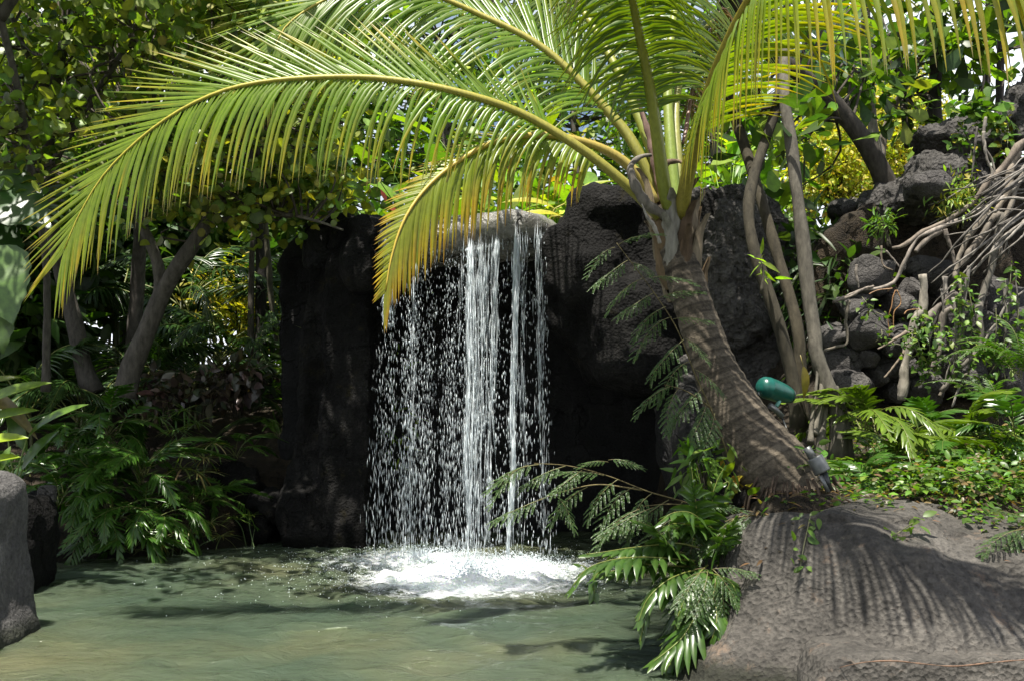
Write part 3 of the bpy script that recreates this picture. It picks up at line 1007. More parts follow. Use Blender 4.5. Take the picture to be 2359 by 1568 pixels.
# ------------------------------------------------------------------ the coconut palm
palm = thing('coconut_palm', 'young coconut palm with a leaning ringed trunk and long arching fronds, rooted on the bank', 'palm tree', (0, 0, 0))
tr = crom([P(1850, 1215, 7.3), P(1815, 1150, 7.35), P(1778, 1080, 7.4), P(1715, 990, 7.5), P(1655, 870, 7.6), P(1615, 760, 7.7), P(1580, 650, 7.78), P(1552, 560, 7.85), P(1542, 480, 7.9)], 190)
q = np.linspace(0, 1, len(tr))
rad = np.interp(q, [0, .1, .2, .34, .53, .72, .82, 1], [.31, .28, .25, .20, .15, .135, .135, .12])
ringn = vnoise(np.stack([q * 62, 0 * q, 0 * q], 1), 5)
rad = rad * (1 + 0.012 * np.sin(q * 2 * np.pi * 34) + 0.02 * ringn)
rc = np.array([.082, .068, .05])[None] * (1 + 0.35 * ringn[:, None]) * (1 - 0.45 * (np.sin(q * 2 * np.pi * 34) > .82)[:, None])
mb = MB()
tube(mb, tr, rad, 28, np.clip(rc, .01, 1), rough=.06, seed=3)
mb.build('trunk', M_PALMBARK, palm)
rf_ = np.random.default_rng(51)
mb = MB()                                                # fringe of stubby roots round the foot
for k in range(90):
    a = rf_.random() * 6.283
    c0 = P(1822, 1142, 7.32) + np.array([math.cos(a) * .27, math.sin(a) * .27, .05 + .1 * rf_.random()])
    e = c0 + np.array([math.cos(a) * (.06 + .08 * rf_.random()), math.sin(a) * (.06 + .08 * rf_.random()), -.16 - .1 * rf_.random()])
    tube(mb, crom([c0, (c0 + e) / 2 + np.array([math.cos(a), math.sin(a), .5]) * .025, e], 7), .006 + .005 * rf_.random(), 5, np.array([.075, .055, .04]) * (.6 + .8 * rf_.random()))
mb.build('root_fringe', M_DRY, palm)
# dead leaf bases wrapped round the top of the trunk
CR = P(1542, 500, 7.88)
for k in range(20):
    a = k * 2.4
    h = 0.02 + 0.034 * k
    f = np.array([math.cos(a), math.sin(a), 0])
    p0 = P(1572 - k * 1.7, 668 - k * 9.5, 7.85) + f * .135
    pts = crom([p0 - f * .03 - np.array([0, 0, .12]), p0 + f * .035, p0 + f * .05 + np.array([0, 0, .14 + .05 * (k % 3)]), p0 + f * (.075 + .03 * (k % 4)) + np.array([0, 0, .24 + .07 * (k % 3)])], 12)
    mb = MB()
    wdt = np.interp(np.linspace(0, 1, 12), [0, .3, 1], [.095, .075, .015])
    T = unit(np.gradient(pts, axis=0))
    sdv = unit(np.cross(T, f[None] + 0 * T))
    th = np.linspace(-1, 1, 7)
    v = (pts[:, None] + sdv[:, None] * (wdt[:, None] * th[None])[..., None] - f[None, None] * (wdt[:, None] * .8 * th[None] ** 2)[..., None])
    v = v + 0.008 * fbm(v * 30, 2, k)[..., None]
    v2 = v - f * .012
    vv_ = np.concatenate([v.reshape(-1, 3), v2.reshape(-1, 3)])
    i, j = np.meshgrid(np.arange(11), np.arange(6), indexing='ij')
    qd = np.stack([i * 7 + j, i * 7 + j + 1, (i + 1) * 7 + j + 1, (i + 1) * 7 + j], -1).reshape(-1)
    c = np.array([(.12, .085, .05), (.16, .13, .09), (.08, .055, .035), (.2, .19, .16)][k % 4])
    mb.add(vv_, np.concatenate([qd, qd + 84]), np.full(len(qd) // 2, 4), c)
    mb.build('leaf_base', M_DRY, palm)
# the grey withered sheath curling off the left of the crown and the spear behind
for pts, r0, c in (([P(1535, 500, 7.75), P(1490, 470, 7.65), P(1462, 425, 7.6), P(1452, 385, 7.6), P(1475, 362, 7.62), P(1500, 358, 7.64)], .038, (.15, .135, .115)),
                   ([P(1545, 470, 7.72), P(1532, 420, 7.7), P(1530, 380, 7.7), P(1560, 372, 7.7), P(1575, 378, 7.68)], .035, (.11, .08, .055)),
                   ([P(1520, 560, 7.6), P(1505, 520, 7.55), P(1490, 500, 7.52), P(1478, 470, 7.5)], .014, (.26, .24, .21)),
                   ([P(1528, 470, 7.95), P(1500, 330, 8.0), P(1478, 260, 8.03), P(1468, 220, 8.04)], .035, (.15, .1, .08))):
    mb = MB()
    cp = crom(pts, 26)
    qq = np.linspace(0, 1, 26)
    tube(mb, cp, r0 * np.interp(qq, [0, .5, 1], [.9, 1, .25]) * (1 + .12 * np.sin(qq * 40)), 8, c, rough=.15, seed=9)
    mb.build('leaf_sheath', M_DRY, palm)

GREEN, YEL, OLIVE = (.085, .15, .022), (.36, .27, .02), (.13, .18, .03)
full = lambda t: (0.5 + 0.5 * sstep(0, .25, t)) * (1 - 0.5 * sstep(.7, 1.0, t))
long_ = lambda t: (0.6 + 0.4 * sstep(0, .2, t)) * (1 - 0.35 * sstep(.75, 1.0, t))
FR = []
# the big front frond, arching left and down over the pool
FR.append(frond('frond', PL([(1518, 500, 7.75), (1440, 425, 7.7), (1340, 345, 7.65), (1200, 262, 7.6), (1050, 212, 7.5), (900, 184, 7.45), (760, 178, 7.4), (600, 190, 7.35), (480, 222, 7.35), (360, 290, 7.35), (250, 390, 7.35), (185, 490, 7.35), (148, 575, 7.35)]), palm,
                118, .2, .80, long_, .028, {-1: (50, 14, -48, 2.6), 1: (46, 22, 62, .05)}, base=(.10, .215, .009), tipc=(.42, .33, .012), yel=.28, stalk_r=(.042, .004), stalk_c=((.19, .18, .03), (.38, .33, .03))))
# the lower yellowing frond hanging in front of the fall
FR.append(frond('frond', PL([(1508, 470, 7.95), (1470, 405, 7.95), (1400, 350, 7.9), (1300, 318, 7.8), (1215, 314, 7.7), (1127, 332, 7.55), (1047, 378, 7.4), (993, 422, 7.3), (950, 474, 7.22), (921, 530, 7.16), (900, 600, 7.12), (888, 670, 7.1)]), palm,
                96, .2, .68, lambda t: (0.75 + .25 * sstep(0, .3, t)) * (1 - .55 * sstep(.6, 1, t)), .033, {-1: (46, 8, -45, 2.4), 1: (80, 45, 40, 1.0, .42)}, base=(.15, .24, .012), tipc=(.44, .28, .010), dry=(.28, .10, .02), yel=.48,
                stalk_r=(.045, .005), stalk_c=((.26, .21, .05), (.42, .30, .03))))
# the frond that leaves the top of the frame and comes back down on the left
FR.append(frond('frond', PL([(1530, 480, 8.05), (1471, 355, 8.1), (1411, 270, 8.15), (1255, 115, 8.2), (1095, 30, 8.2), (990, -12, 8.15), (880, -35, 8.1), (790, -15, 8.05), (720, 15, 8.0), (660, 60, 7.95), (632, 110, 7.9)]), palm,
                112, .22, 1.0, long_, .033, {-1: (42, 12, -35, 1.6), 1: (50, 22, 50, .2)}, base=(.08, .185, .012), tipc=(.28, .30, .02), yel=.16, stalk_r=(.05, .006), stalk_c=((.18, .18, .03), (.36, .30, .04))))
# upright fronds in the middle
FR.append(frond('frond', PL([(1548, 490, 7.75), (1531, 440, 7.68), (1511, 300, 7.55), (1496, 200, 7.45), (1476, 100, 7.3), (1456, 0, 7.1), (1430, -120, 6.8), (1390, -230, 6.3), (1330, -300, 5.7)]), palm,
                104, .24, .74, full, .034, {-1: (62, 30, 0, 1.8), 1: (62, 30, 0, 1.8)}, nref=(0.1, 1, .25), base=(.05, .115, .022), tipc=(.2, .24, .04), yel=.15, stalk_r=(.055, .006), stalk_c=((.16, .19, .025), (.26, .22, .03))))
FR.append(frond('frond', PL([(1535, 480, 8.0), (1500, 350, 8.1), (1462, 250, 8.2), (1410, 140, 8.35), (1345, 30, 8.6), (1270, -60, 9.0), (1180, -110, 9.5), (1080, -120, 10.0)]), palm,
                104, .24, .88, full, .034, {-1: (60, 30, -5, 2.0), 1: (60, 30, 10, 1.4)}, nref=(-.3, -.2, 1), base=(.055, .12, .024), tipc=(.2, .24, .04), yel=.15, stalk_r=(.05, .006), stalk_c=((.17, .21, .025), (.26, .22, .03))))
FR.append(frond('frond', PL([(1556, 480, 7.95), (1545, 350, 8.05), (1538, 220, 8.2), (1545, 90, 8.4), (1565, -40, 8.8), (1600, -150, 9.4), (1640, -210, 10.1)]), palm,
                96, .26, .8, full, .034, {-1: (62, 30, 0, 1.6), 1: (62, 30, 0, 1.6)}, nref=(.1, -1, .4), base=(.05, .115, .022), tipc=(.2, .24, .04), yel=.15, stalk_r=(.05, .006), stalk_c=((.14, .2, .025), (.24, .22, .03))))
FR.append(frond('frond', PL([(1565, 490, 8.0), (1562, 380, 8.1), (1556, 250, 8.3), (1580, 140, 8.7), (1630, 60, 9.2), (1700, 10, 9.8), (1790, -10, 10.5)]), palm,
                90, .28, .78, full, .034, {-1: (60, 30, 5, 1.3), 1: (60, 30, 5, 1.3)}, nref=(.0, -.4, 1), base=(.05, .115, .022), tipc=(.2, .24, .04), yel=.15, stalk_r=(.04, .006), stalk_c=((.22, .22, .06), (.24, .22, .03))))
# the right frond, coming forward over the boulder
FR.append(frond('frond', PL([(1570, 500, 7.75), (1577, 440, 7.6), (1592, 370, 7.4), (1622, 250, 7.0), (1662, 130, 6.5), (1725, 0, 6.05), (1800, -95, 5.65), (1900, -150, 5.4), (2020, -178, 5.25), (2180, -190, 5.12), (2400, -165, 5.02), (2650, -70, 4.95)]), palm,
                112, .17, .86, long_, .036, {1: (54, 20, -40, 2.8), -1: (54, 20, 20, 1.0)}, base=(.12, .21, .02), tipc=(.40, .29, .02), dry=(.24, .2, .14), yel=.34, stalk_r=(.055, .006), stalk_c=((.21, .18, .03), (.36, .28, .03))))
# a dead brown frond hanging behind the crown
FR.append(frond('dead_frond', PL([(1575, 330, 8.4), (1600, 180, 8.7), (1640, 60, 9.0), (1668, 20, 9.1), (1690, 60, 9.2)]), palm,
                34, .2, .6, full, .022, {1: (40, 30, -30, 4.0), -1: (40, 30, -30, 4.0)}, base=(.13, .065, .035), tipc=(.2, .1, .05), yel=.4, stalk_r=(.02, .006), stalk_c=((.15, .08, .05), (.15, .08, .05))))
FR[-1]['label'] = 'withered brown frond hanging behind the green crown'

# ------------------------------------------------------------------ ferns, little palms, and their kin: one of each kind, then copies
fernprof = lambda t: (0.55 + 0.45 * sstep(0, .2, t)) * (1 - 0.62 * sstep(.4, 1.0, t))
fw = lambda s: np.minimum(1, .55 + s * 3) * (1 - 0.96 * s ** 2.0)


def arc(L, rise, droop, bend=0.0):
    """a midrib in the x-z plane that rises and nods"""
    t = np.linspace(0, 1, 6)
    return np.stack([L * (t - .12 * t ** 3), bend * L * t ** 2, L * (rise * t - droop * t ** 2)], 1)


FERN, SWORD, ARECA, LIT = [], [], [], []  # LIT: the same lobed fern with a sunlit tone put into its leaf colour
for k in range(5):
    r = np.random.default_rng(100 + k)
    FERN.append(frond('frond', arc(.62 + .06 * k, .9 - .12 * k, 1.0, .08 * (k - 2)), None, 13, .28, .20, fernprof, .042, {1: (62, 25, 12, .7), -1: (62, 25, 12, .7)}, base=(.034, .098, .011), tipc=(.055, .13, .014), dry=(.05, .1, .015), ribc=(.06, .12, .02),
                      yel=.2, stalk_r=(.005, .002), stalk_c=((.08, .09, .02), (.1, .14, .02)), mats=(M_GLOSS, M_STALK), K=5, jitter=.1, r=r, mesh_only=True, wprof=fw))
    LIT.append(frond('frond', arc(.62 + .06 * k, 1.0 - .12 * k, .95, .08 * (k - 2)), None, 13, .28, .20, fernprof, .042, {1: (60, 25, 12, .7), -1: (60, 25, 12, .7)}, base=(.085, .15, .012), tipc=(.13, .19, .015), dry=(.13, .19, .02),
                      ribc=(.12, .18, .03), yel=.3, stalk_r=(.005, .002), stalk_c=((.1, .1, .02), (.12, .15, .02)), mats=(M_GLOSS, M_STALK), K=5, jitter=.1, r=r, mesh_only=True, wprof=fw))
    SWORD.append(frond('frond', arc(.55 + .05 * k, 1.1 - .1 * k, .9, .1 * (k - 2)), None, 26, .12, .075, fernprof, .022, {1: (72, 40, 5, .5), -1: (72, 40, 5, .5)}, base=(.045, .11, .012), tipc=(.075, .15, .018), dry=(.08, .13, .02), ribc=(.08, .14, .03),
                       yel=.2, stalk_r=(.004, .0015), stalk_c=((.1, .1, .03), (.1, .14, .02)), mats=(M_LEAF, M_STALK), K=4, jitter=.1, r=r, mesh_only=True))
    ARECA.append(frond('frond', arc(1.3 + .12 * k, 1.0 - .12 * k, .95, .1 * (k - 2)), None, 34, .24, .36, fernprof, .026, {1: (52, 20, 22, 1.2), -1: (52, 20, 22, 1.2)}, base=(.025, .065, .014), tipc=(.04, .085, .018), dry=(.04, .08, .02), ribc=(.05, .09, .02),
                       yel=.25, stalk_r=(.010, .003), stalk_c=((.12, .13, .03), (.1, .13, .02)), mats=(M_GLOSS, M_STALK), K=5, jitter=.08, r=r, mesh_only=True))


def rot_to(az, tilt, roll=0.0):
    return Quaternion((0, 0, 1), az) @ Quaternion((0, 1, 0), -tilt) @ Quaternion((1, 0, 0), roll)


def pinnate_plant(name, label, cat, kinds, loc, n, sc, azr=(0, 2 * math.pi), tilt=(-.2, .5), group=None, seed=0, up=0.0, fronds=None, part='frond'):
    """a clump: an Empty at its foot, each frond a child, the midrib a child of the frond"""
    r = np.random.default_rng(seed * 7 + 11)
    t = thing(name, label, cat, loc, group)
    lst = fronds
    if lst is None:
        lst = []
        for k in range(n):
            az = azr[0] + (azr[1] - azr[0]) * ((k + .5) / n) + r.normal() * .25
            lst.append((r.normal(size=3) * .04 * sc + np.array([0, 0, up * r.random()]), az, tilt[0] + (tilt[1] - tilt[0]) * r.random(), r.normal() * .25, sc * (0.8 + .35 * r.random())))
    for k, (off, az, ti, ro, s) in enumerate(lst):
        a, b = kinds[(k + seed) % len(kinds)]
        o = link(part, a, t, off)
        o.rotation_mode = 'QUATERNION'
        o.rotation_quaternion = rot_to(az, ti, ro)
        o.scale = (s, s, s)
        s_ = link('stalk', b, o)
    return t


LF = [  # fern clumps of the left bank: u, v of the clump's heart, distance, fronds, size
    (150, 1010, 11.6, 11, .95, 'broad lobed fern clump rising next to the long pointed ginger leaves'),
    (250, 980, 11.9, 12, 1.0, 'lobed fern clump uppermost on the left bank, below the dark feather palm leaves'),
    (215, 1090, 11.2, 12, 1.0, 'lobed fern clump in the middle of the left bank, brightest green of its neighbours'),
    (330, 1075, 11.4, 11, .95, 'lobed fern clump left of the straw-coloured umbrella sedge'),
    (255, 1165, 10.9, 12, .95, 'lobed fern clump leaning over the water beside the squared stone block'),
    (355, 1170, 11.0, 10, .85, 'lobed fern clump low on the bank between the stone block and the spiky plants'),
    (140, 1130, 10.6, 8, .8, 'small lobed fern behind the black shaded rock'),
    (300, 1240, 10.8, 9, .7, 'dark fern clump touching the water at the foot of the left bank'),
    (450, 1140, 11.5, 9, .7, 'lobed fern clump below the straw-coloured umbrella sedge'),
    (520, 1130, 12.0, 8, .6, 'small lobed fern clump between the straw-coloured sedge and the dark bank rock'),
    (70, 1060, 11.9, 9, .9, 'lobed fern clump half hidden by the ginger leaves at the left edge')]
for k, (u, v, d, n, s, lab) in enumerate(LF):
    pinnate_plant('fern', lab, 'fern', FERN, P(u, v + 25, d), n + 4, s * 1.08, (0, 2 * math.pi), (-.3, .9), 'lobed ferns on the left bank', k)
pinnate_plant('fern', 'lone sunlit fern standing upright on the bank rock left of the black pillar', 'fern', FERN, P(540, 1050, 12.3), 8, .8, (0, 6.28), (.35, 1.0), None, 31)
pinnate_plant('fern', 'small bright fern tucked against the left edge of the black pillar', 'fern', SWORD, P(640, 1000, 12.2), 7, .5, (1.5, 5.0), (.0, .6), None, 32)

RF = [(2000, 965, 8.2, 9, .8, (1.2, 5.4), 'yellow-green fern beside the rooted pale tree, its long tips sunlit'),
      (2050, 1050, 8.0, 9, .75, (0, 6.28), 'lobed fern between the yellow-green fern and the ground cover'),
      (2140, 1000, 8.4, 9, .7, (0, 6.28), 'lobed fern at the foot of the pale upright root'),
      (2230, 1010, 8.2, 9, .8, (0, 6.28), 'fern with drooping lobes below the forked grey root'),
      (2330, 990, 8.0, 9, .8, (0, 6.28), 'fern cut off by the right edge, above the ground cover'),
      (2190, 1075, 7.8, 8, .65, (0, 6.28), 'low fern in the ground cover on the right bank, the lowest of the bank ferns'),
      (1985, 1100, 7.5, 7, .55, (0, 6.28), 'small fern growing beside the grey bullet lamp')]
for k, (u, v, d, n, s, az, lab) in enumerate(RF):
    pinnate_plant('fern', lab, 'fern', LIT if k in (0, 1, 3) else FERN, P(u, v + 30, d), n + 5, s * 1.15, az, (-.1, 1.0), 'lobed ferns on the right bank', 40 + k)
for k, (u, v, d, n, s, lab) in enumerate([(2345, 830, 8.6, 8, .95, 'sword fern arching in from the right edge below the bluish stone'),
                                          (2290, 930, 8.4, 8, .8, 'sword fern with narrow leaflets among the vines at the right')]):
    pinnate_plant('sword_fern', lab, 'fern', SWORD, P(u, v + 40, d), n + 3, s, (1.5, 5.5), (.2, 1.0), 'sword ferns at the right edge', 60 + k)

# the fern that spills over the water in front of the boulder: each frond laid by hand
ft = thing('fern', 'large glossy fern spilling over the water, its fronds against the foreground boulder', 'fern', P(1600, 1230, 6.9))
for k, (pts, Lm, nl) in enumerate([
        ([(1600, 1290, 6.75), (1540, 1285, 6.65), (1470, 1282, 6.55), (1400, 1290, 6.45), (1350, 1310, 6.4), (1318, 1350, 6.38)], .19, 14),
        ([(1610, 1260, 6.8), (1560, 1250, 6.75), (1500, 1255, 6.7), (1440, 1262, 6.65), (1390, 1270, 6.6), (1350, 1275, 6.6)], .15, 14),
        ([(1630, 1370, 6.6), (1612, 1400, 6.5), (1592, 1435, 6.42), (1570, 1468, 6.37), (1540, 1495, 6.33), (1505, 1522, 6.3)], .23, 11),
        ([(1640, 1350, 6.6), (1648, 1390, 6.5), (1650, 1430, 6.42), (1640, 1470, 6.4)], .17, 9),
        ([(1620, 1270, 6.9), (1608, 1200, 6.85), (1600, 1140, 6.8), (1592, 1075, 6.8)], .13, 13),
        ([(1640, 1260, 6.9), (1625, 1210, 6.8), (1590, 1180, 6.7), (1550, 1180, 6.62), (1520, 1200, 6.6)], .16, 11),
        ([(1600, 1300, 6.8), (1560, 1270, 6.7), (1530, 1240, 6.65), (1505, 1215, 6.62), (1470, 1200, 6.6)], .15, 11),
        ([(1610, 1310, 6.75), (1570, 1320, 6.6), (1530, 1340, 6.5), (1490, 1380, 6.45), (1470, 1430, 6.42)], .16, 12),
        ([(1630, 1300, 6.75), (1600, 1330, 6.6), (1580, 1370, 6.5), (1560, 1420, 6.45)], .17, 11),
        ([(1640, 1290, 6.8), (1660, 1250, 6.7), (1672, 1220, 6.65), (1690, 1195, 6.62)], .12, 9),
        ([(1640, 1320, 6.7), (1668, 1330, 6.55), (1690, 1350, 6.5), (1695, 1380, 6.47)], .12, 9),
        ([(1610, 1240, 6.9), (1570, 1215, 6.9), (1530, 1225, 6.85), (1500, 1250, 6.8)], .16, 11),
        ([(1600, 1340, 6.7), (1570, 1390, 6.6), (1555, 1440, 6.55), (1550, 1490, 6.5)], .17, 10),
        ([(1650, 1200, 7.0), (1640, 1150, 6.95), (1650, 1110, 6.95), (1665, 1080, 6.95)], .11, 10)]):
    for rep in (0, 1):
        r = np.random.default_rng(300 + k + 40 * rep)
        if rep:
            pts = [(u + 12 + j * r.uniform(-7, 9), v + 14 + j * r.uniform(-8, 9), d + .12) for j, (u, v, d) in enumerate(pts)]
            Lm *= .92
        L0 = PL(pts) - np.array(ft.location)
        frond('frond', L0, ft, nl, .12, Lm * 1.12, fernprof, .058, {1: (66, 28, 8, 1.0), -1: (66, 28, 8, 1.0)}, base=(.035, .085, .015), tipc=(.06, .115, .02), dry=(.09, .14, .03), yel=.25, ribc=(.09, .14, .03),
              stalk_r=(.006, .002), stalk_c=((.12, .13, .03), (.14, .16, .03)), mats=(M_GLOSS, M_STALK), K=6, jitter=.1, r=r, wprof=fw)

# ------------------------------------------------------------------ the waterfall
def mat_fall(name, rough, trans, base=(.86, .92, .95)):
    m, nt, b, out = newmat(name)
    b.inputs['Base Color'].default_value = (*base, 1)
    b.inputs['Roughness'].default_value = rough
    b.inputs['Transmission Weight'].default_value = trans
    b.inputs['IOR'].default_value = 1.33
    t = nd(nt, 'ShaderNodeBsdfTranslucent')
    t.inputs['Color'].default_value = (*base, 1)
    mx = nd(nt, 'ShaderNodeMixShader')
    mx.inputs[0].default_value = 0.35
    nt.links.new(b.outputs[0], mx.inputs[1])
    nt.links.new(t.outputs[0], mx.inputs[2])
    nt.links.new(mx.outputs[0], out.inputs[0])
    return m


M_DROP = mat_fall('falling_drops', .12, .35)
M_CLEAR = mat_fall('clear_drops', .05, .92)
M_FOAM = mat_fall('white_foam', .5, 0.0)
fall = thing('waterfall', 'thin waterfall breaking into bright drops over the rock ledge', 'waterfall', P(1080, 1290, 10.5))
FL = np.array(fall.location)


def fall_path(u0, u1, s, lip_v):
    """a falling drop: leaves the lip at u0 and lands at u1; s from 0 to 1"""
    z0 = zP(lip_v, 10.9)
    d = 10.9 - 0.55 * np.sqrt(np.clip(s, 0, 1))
    z = z0 * (1 - s) + 0.02 * s
    u = u0 + (u1 - u0) * s
    x = (u - 1179) / F * d
    return np.stack([x, d, z], -1)


def lipv(u):
    return np.interp(u, [870, 900, 940, 1000, 1060, 1120, 1170, 1240, 1262], [548, 552, 572, 578, 576, 568, 556, 545, 545])


def drops(mb, u0, u1, s, ln, rad, jd=.12, r=rng, glass=.58):
    p = fall_path(u0, u1, s, lipv(u0))
    p[:, 1] += jd * r.normal(size=len(p))
    dx = np.array([[0, 0, 1.0]]) + .03 * r.normal(size=(len(p), 3))
    ln, rad = np.broadcast_to(ln, (len(p),)), np.broadcast_to(rad, (len(p),))
    g = r.random(len(p)) < glass
    for q, mi in ((~g, 0), (g, 1)):
        mb.scatter(T_DROP, (p - FL)[q], dx[q], np.array([[0, 1.0, 0]]), np.stack([ln, rad, rad], 1)[q], (1, 1, 1), mi)


r = np.random.default_rng(5)
mb = MB()
n = 9500                                                 # the loose left curtain
w = r.beta(1.0, 1.15, n)
u0 = 884 + 190 * w
u1 = 848 + 225 * w + 8 * r.normal(size=n)
s = r.random(n) ** .72
keep = (0.55 + 0.45 * np.sin(u0 * .11) * np.cos(u0 * .043)) * (1.1 - .45 * s) > r.random(n) * .95
u0, u1, s = u0[keep], u1[keep], s[keep]
k = len(s)
big = r.random(k) ** 4
drops(mb, u0, u1, s, (.025 + .05 * r.random(k)) * (.5 + .9 * s) + .02 * big, .0018 + .0022 * r.random(k) + .006 * big, .14, r)
n = 1500                                                 # spray between and right of the streams
u0 = 1070 + 185 * r.random(n)
u1 = u0 + 12 * r.normal(size=n)
s = r.random(n) ** .8
big = r.random(n) ** 4
drops(mb, u0, u1, s, .03 + .06 * r.random(n) * s, .003 + .004 * r.random(n) + .008 * big, .16, r)
n = 260
u0 = 1235 + 22 * r.random(n)
u1 = u0 + 30 * r.random(n)
s = r.random(n)
drops(mb, u0, u1, s, .03 + .05 * r.random(n), .003 + .004 * r.random(n), .1, r)
n = 420                                                  # the small stream left of the frond tip
u0 = 882 + 26 * r.random(n)
s = .28 * r.random(n) ** 1.0
drops(mb, u0, u0 - 8 * s * 4, s, .03 + .07 * r.random(n), .004 + .006 * r.random(n), .05, r)
o = mb.build('loose_drops', [M_DROP, M_CLEAR], fall)
o['kind'] = 'stuff'

for (ua, ub, wa, wb, n, ln, rad, fade, seed) in ((1112, 1086, 31, 15, 560, .26, .0054, .35, 1), (1083, 1074, 5, 7, 260, .34, .0075, .3, 2), (1146, 1116, 6, 9, 190, .26, .006, .5, 3),
                                                 (1190, 1174, 6, 5, 420, .42, .0085, .12, 4), (1208, 1196, 7, 10, 80, .3, .006, .75, 6), (1240, 1252, 9, 11, 130, .26, .0066, .75, 5),
                                                 (955, 945, 5, 9, 60, .22, .006, .6, 7)):
    r = np.random.default_rng(40 + seed)
    s = r.random(n) ** (1.0 + fade)
    g = r.normal(size=n)
    wob = 5 * np.sin(s * 14 + seed)
    u0 = ua + wa * g * .62
    u1 = ub + wb * g * .62 + wob
    mb = MB()
    drops(mb, u0, u1, s, ln * (.35 + .9 * r.random(n)) * (1 - .35 * s), rad * (.4 + .8 * r.random(n)) * (1 - .25 * s), .05, r, .35)
    n2 = n // 6                                          # long unbroken threads inside the stream
    s = .06 + .8 * r.random(n2)
    g = r.normal(size=n2)
    drops(mb, ua + wa * g * .6, ub + wb * g * .6 + 4 * np.sin(s * 14 + seed), s, .5 + .7 * r.random(n2), .002 + .0028 * r.random(n2), .03, r, .5)
    mb.build('stream', [M_DROP, M_CLEAR], fall)

r = np.random.default_rng(9)                             # water running over the ledge, and the splash
mb = MB()
n = 900
u = 890 + 370 * r.random(n)
bv = r.random(n)
pp = np.array([P(a, lipv(a) - 48 * b + 4, 10.92 + .35 * b) for a, b in zip(u, bv)])
mb.scatter(T_DROP, pp - FL, np.array([[0, -.55, -1.0]]), np.array([[0, 1.0, 0.3]]), np.stack([.03 + .05 * r.random(n), .004 + .007 * r.random(n) ** 2, .004 + 0 * u], 1), (1, 1, 1))
o = mb.build('ledge_film', M_DROP, fall)
mb = MB()
for (sx, sy), rr, a in SPL:
    n = int(7000 * a)
    th = r.random(n) * 6.283
    q = np.abs(r.normal(size=n)) * .42
    pos = np.stack([sx + 1.25 * rr * q * np.cos(th), sy + rr * q * np.sin(th), 0.01 + .16 * a * np.exp(-(q / .5) ** 2) * r.random(n) ** 1.6 + .10 * a * r.random(n) ** 5], 1)
    sz = (.004 + .011 * r.random(n) ** 2.5) * (1.1 - .4 * np.clip(q, 0, 1.4))
    mb.scatter(T_DROP, pos - FL, r.normal(size=(n, 3)), np.array([[0, 0, 1.0]]), np.stack([sz * 1.5, sz, sz], 1), (1, 1, 1))
n = 1500
pos = np.stack([X(1040, 10.2) + 1.05 * r.normal(size=n), 10.15 + .8 * r.normal(size=n), .015 + .02 * r.random(n)], 1)
sz = .004 + .006 * r.random(n)
mb.scatter(T_DROP, pos - FL, r.normal(size=(n, 3)), np.array([[0, 0, 1.0]]), np.stack([sz * 1.3, sz, sz], 1), (1, 1, 1))
o = mb.build('splash_foam', M_FOAM, fall)
o['kind'] = 'stuff'


# ------------------------------------------------------------------ leafy crowns
def crown(mb, centres, T, size, cols, per, spread, r, upb=.8, out=.7, droop=.1, twigs=None, twig_r=.008, twig_c=(.06, .05, .04)):
    """leaves in loose clumps round the centres; twigs run to each clump from the nearest limb point"""
    centres = np.asarray(centres, float)
    for c in centres:
        k = max(3, int(per * (.6 + .8 * r.random())))
        off = r.normal(size=(k, 3)) * np.asarray(spread)
        pos = c + off
        dx = out * unit(off) + .6 * r.normal(size=(k, 3)) + np.array([0, 0, -droop])
        up = np.array([0, 0, upb]) + .55 * r.normal(size=(k, 3))
        mb.scatter(T, pos, dx, up, size * (.5 + .9 * r.random(k)), jit(cols, k, .24, r))
    if twigs is not None:
        tw = np.asarray(twigs, float)
        for c in centres:
            b = tw[np.argmin(np.linalg.norm(tw - c, axis=1) * (1 + .3 * r.random(len(tw))))]
            mid = (b + c) / 2 + r.normal(size=3) * .12 + np.array([0, 0, .08])
            tube(mb, crom([b, mid, c], 8), np.linspace(twig_r * 1.5, twig_r * .5, 8), 5, twig_c, 1, False)


def box(u0, u1, v0, v1, d0, d1, n, seed):
    r = np.random.default_rng(seed)
    return np.array([P(u0 + (u1 - u0) * r.random(), v0 + (v1 - v0) * r.random(), d0 + (d1 - d0) * r.random()) for _ in range(n)])


def tree(name, label, cat, limbs, centres, T, size, cols, per, spread, seed, group=None, bark=(.09, .08, .068), leaf_mat=None, rough=.12, twig_r=.011, **kw):
    """limbs: [(points (u, v, d), radius at foot, radius at top)]; the first is the trunk"""
    r = np.random.default_rng(seed)
    base = P(*limbs[0][0][0])
    t = thing(name, label, cat, base, group)
    mb = MB()
    tw = []
    for pts, r0, r1 in limbs:
        p = crom(PL(pts), 30)
        tube(mb, p - base, np.linspace(r0, r1, 30) * (1 + .35 * np.exp(-np.linspace(0, 1, 30) * 14)), 10, np.array(bark) * (.8 + .4 * r.random()), rough=rough, seed=seed)
        tw.append(p[8:])
    mb.build('trunk', M_BARK, t)
    if centres is not None and len(centres):
        mb = MB()
        crown(mb, np.asarray(centres) - base, T, size, cols, per, spread, r, twigs=np.vstack(tw) - base, twig_r=twig_r, **kw)
        mb.build('crown', [leaf_mat or M_LEAF, M_BARK], t)
    return t


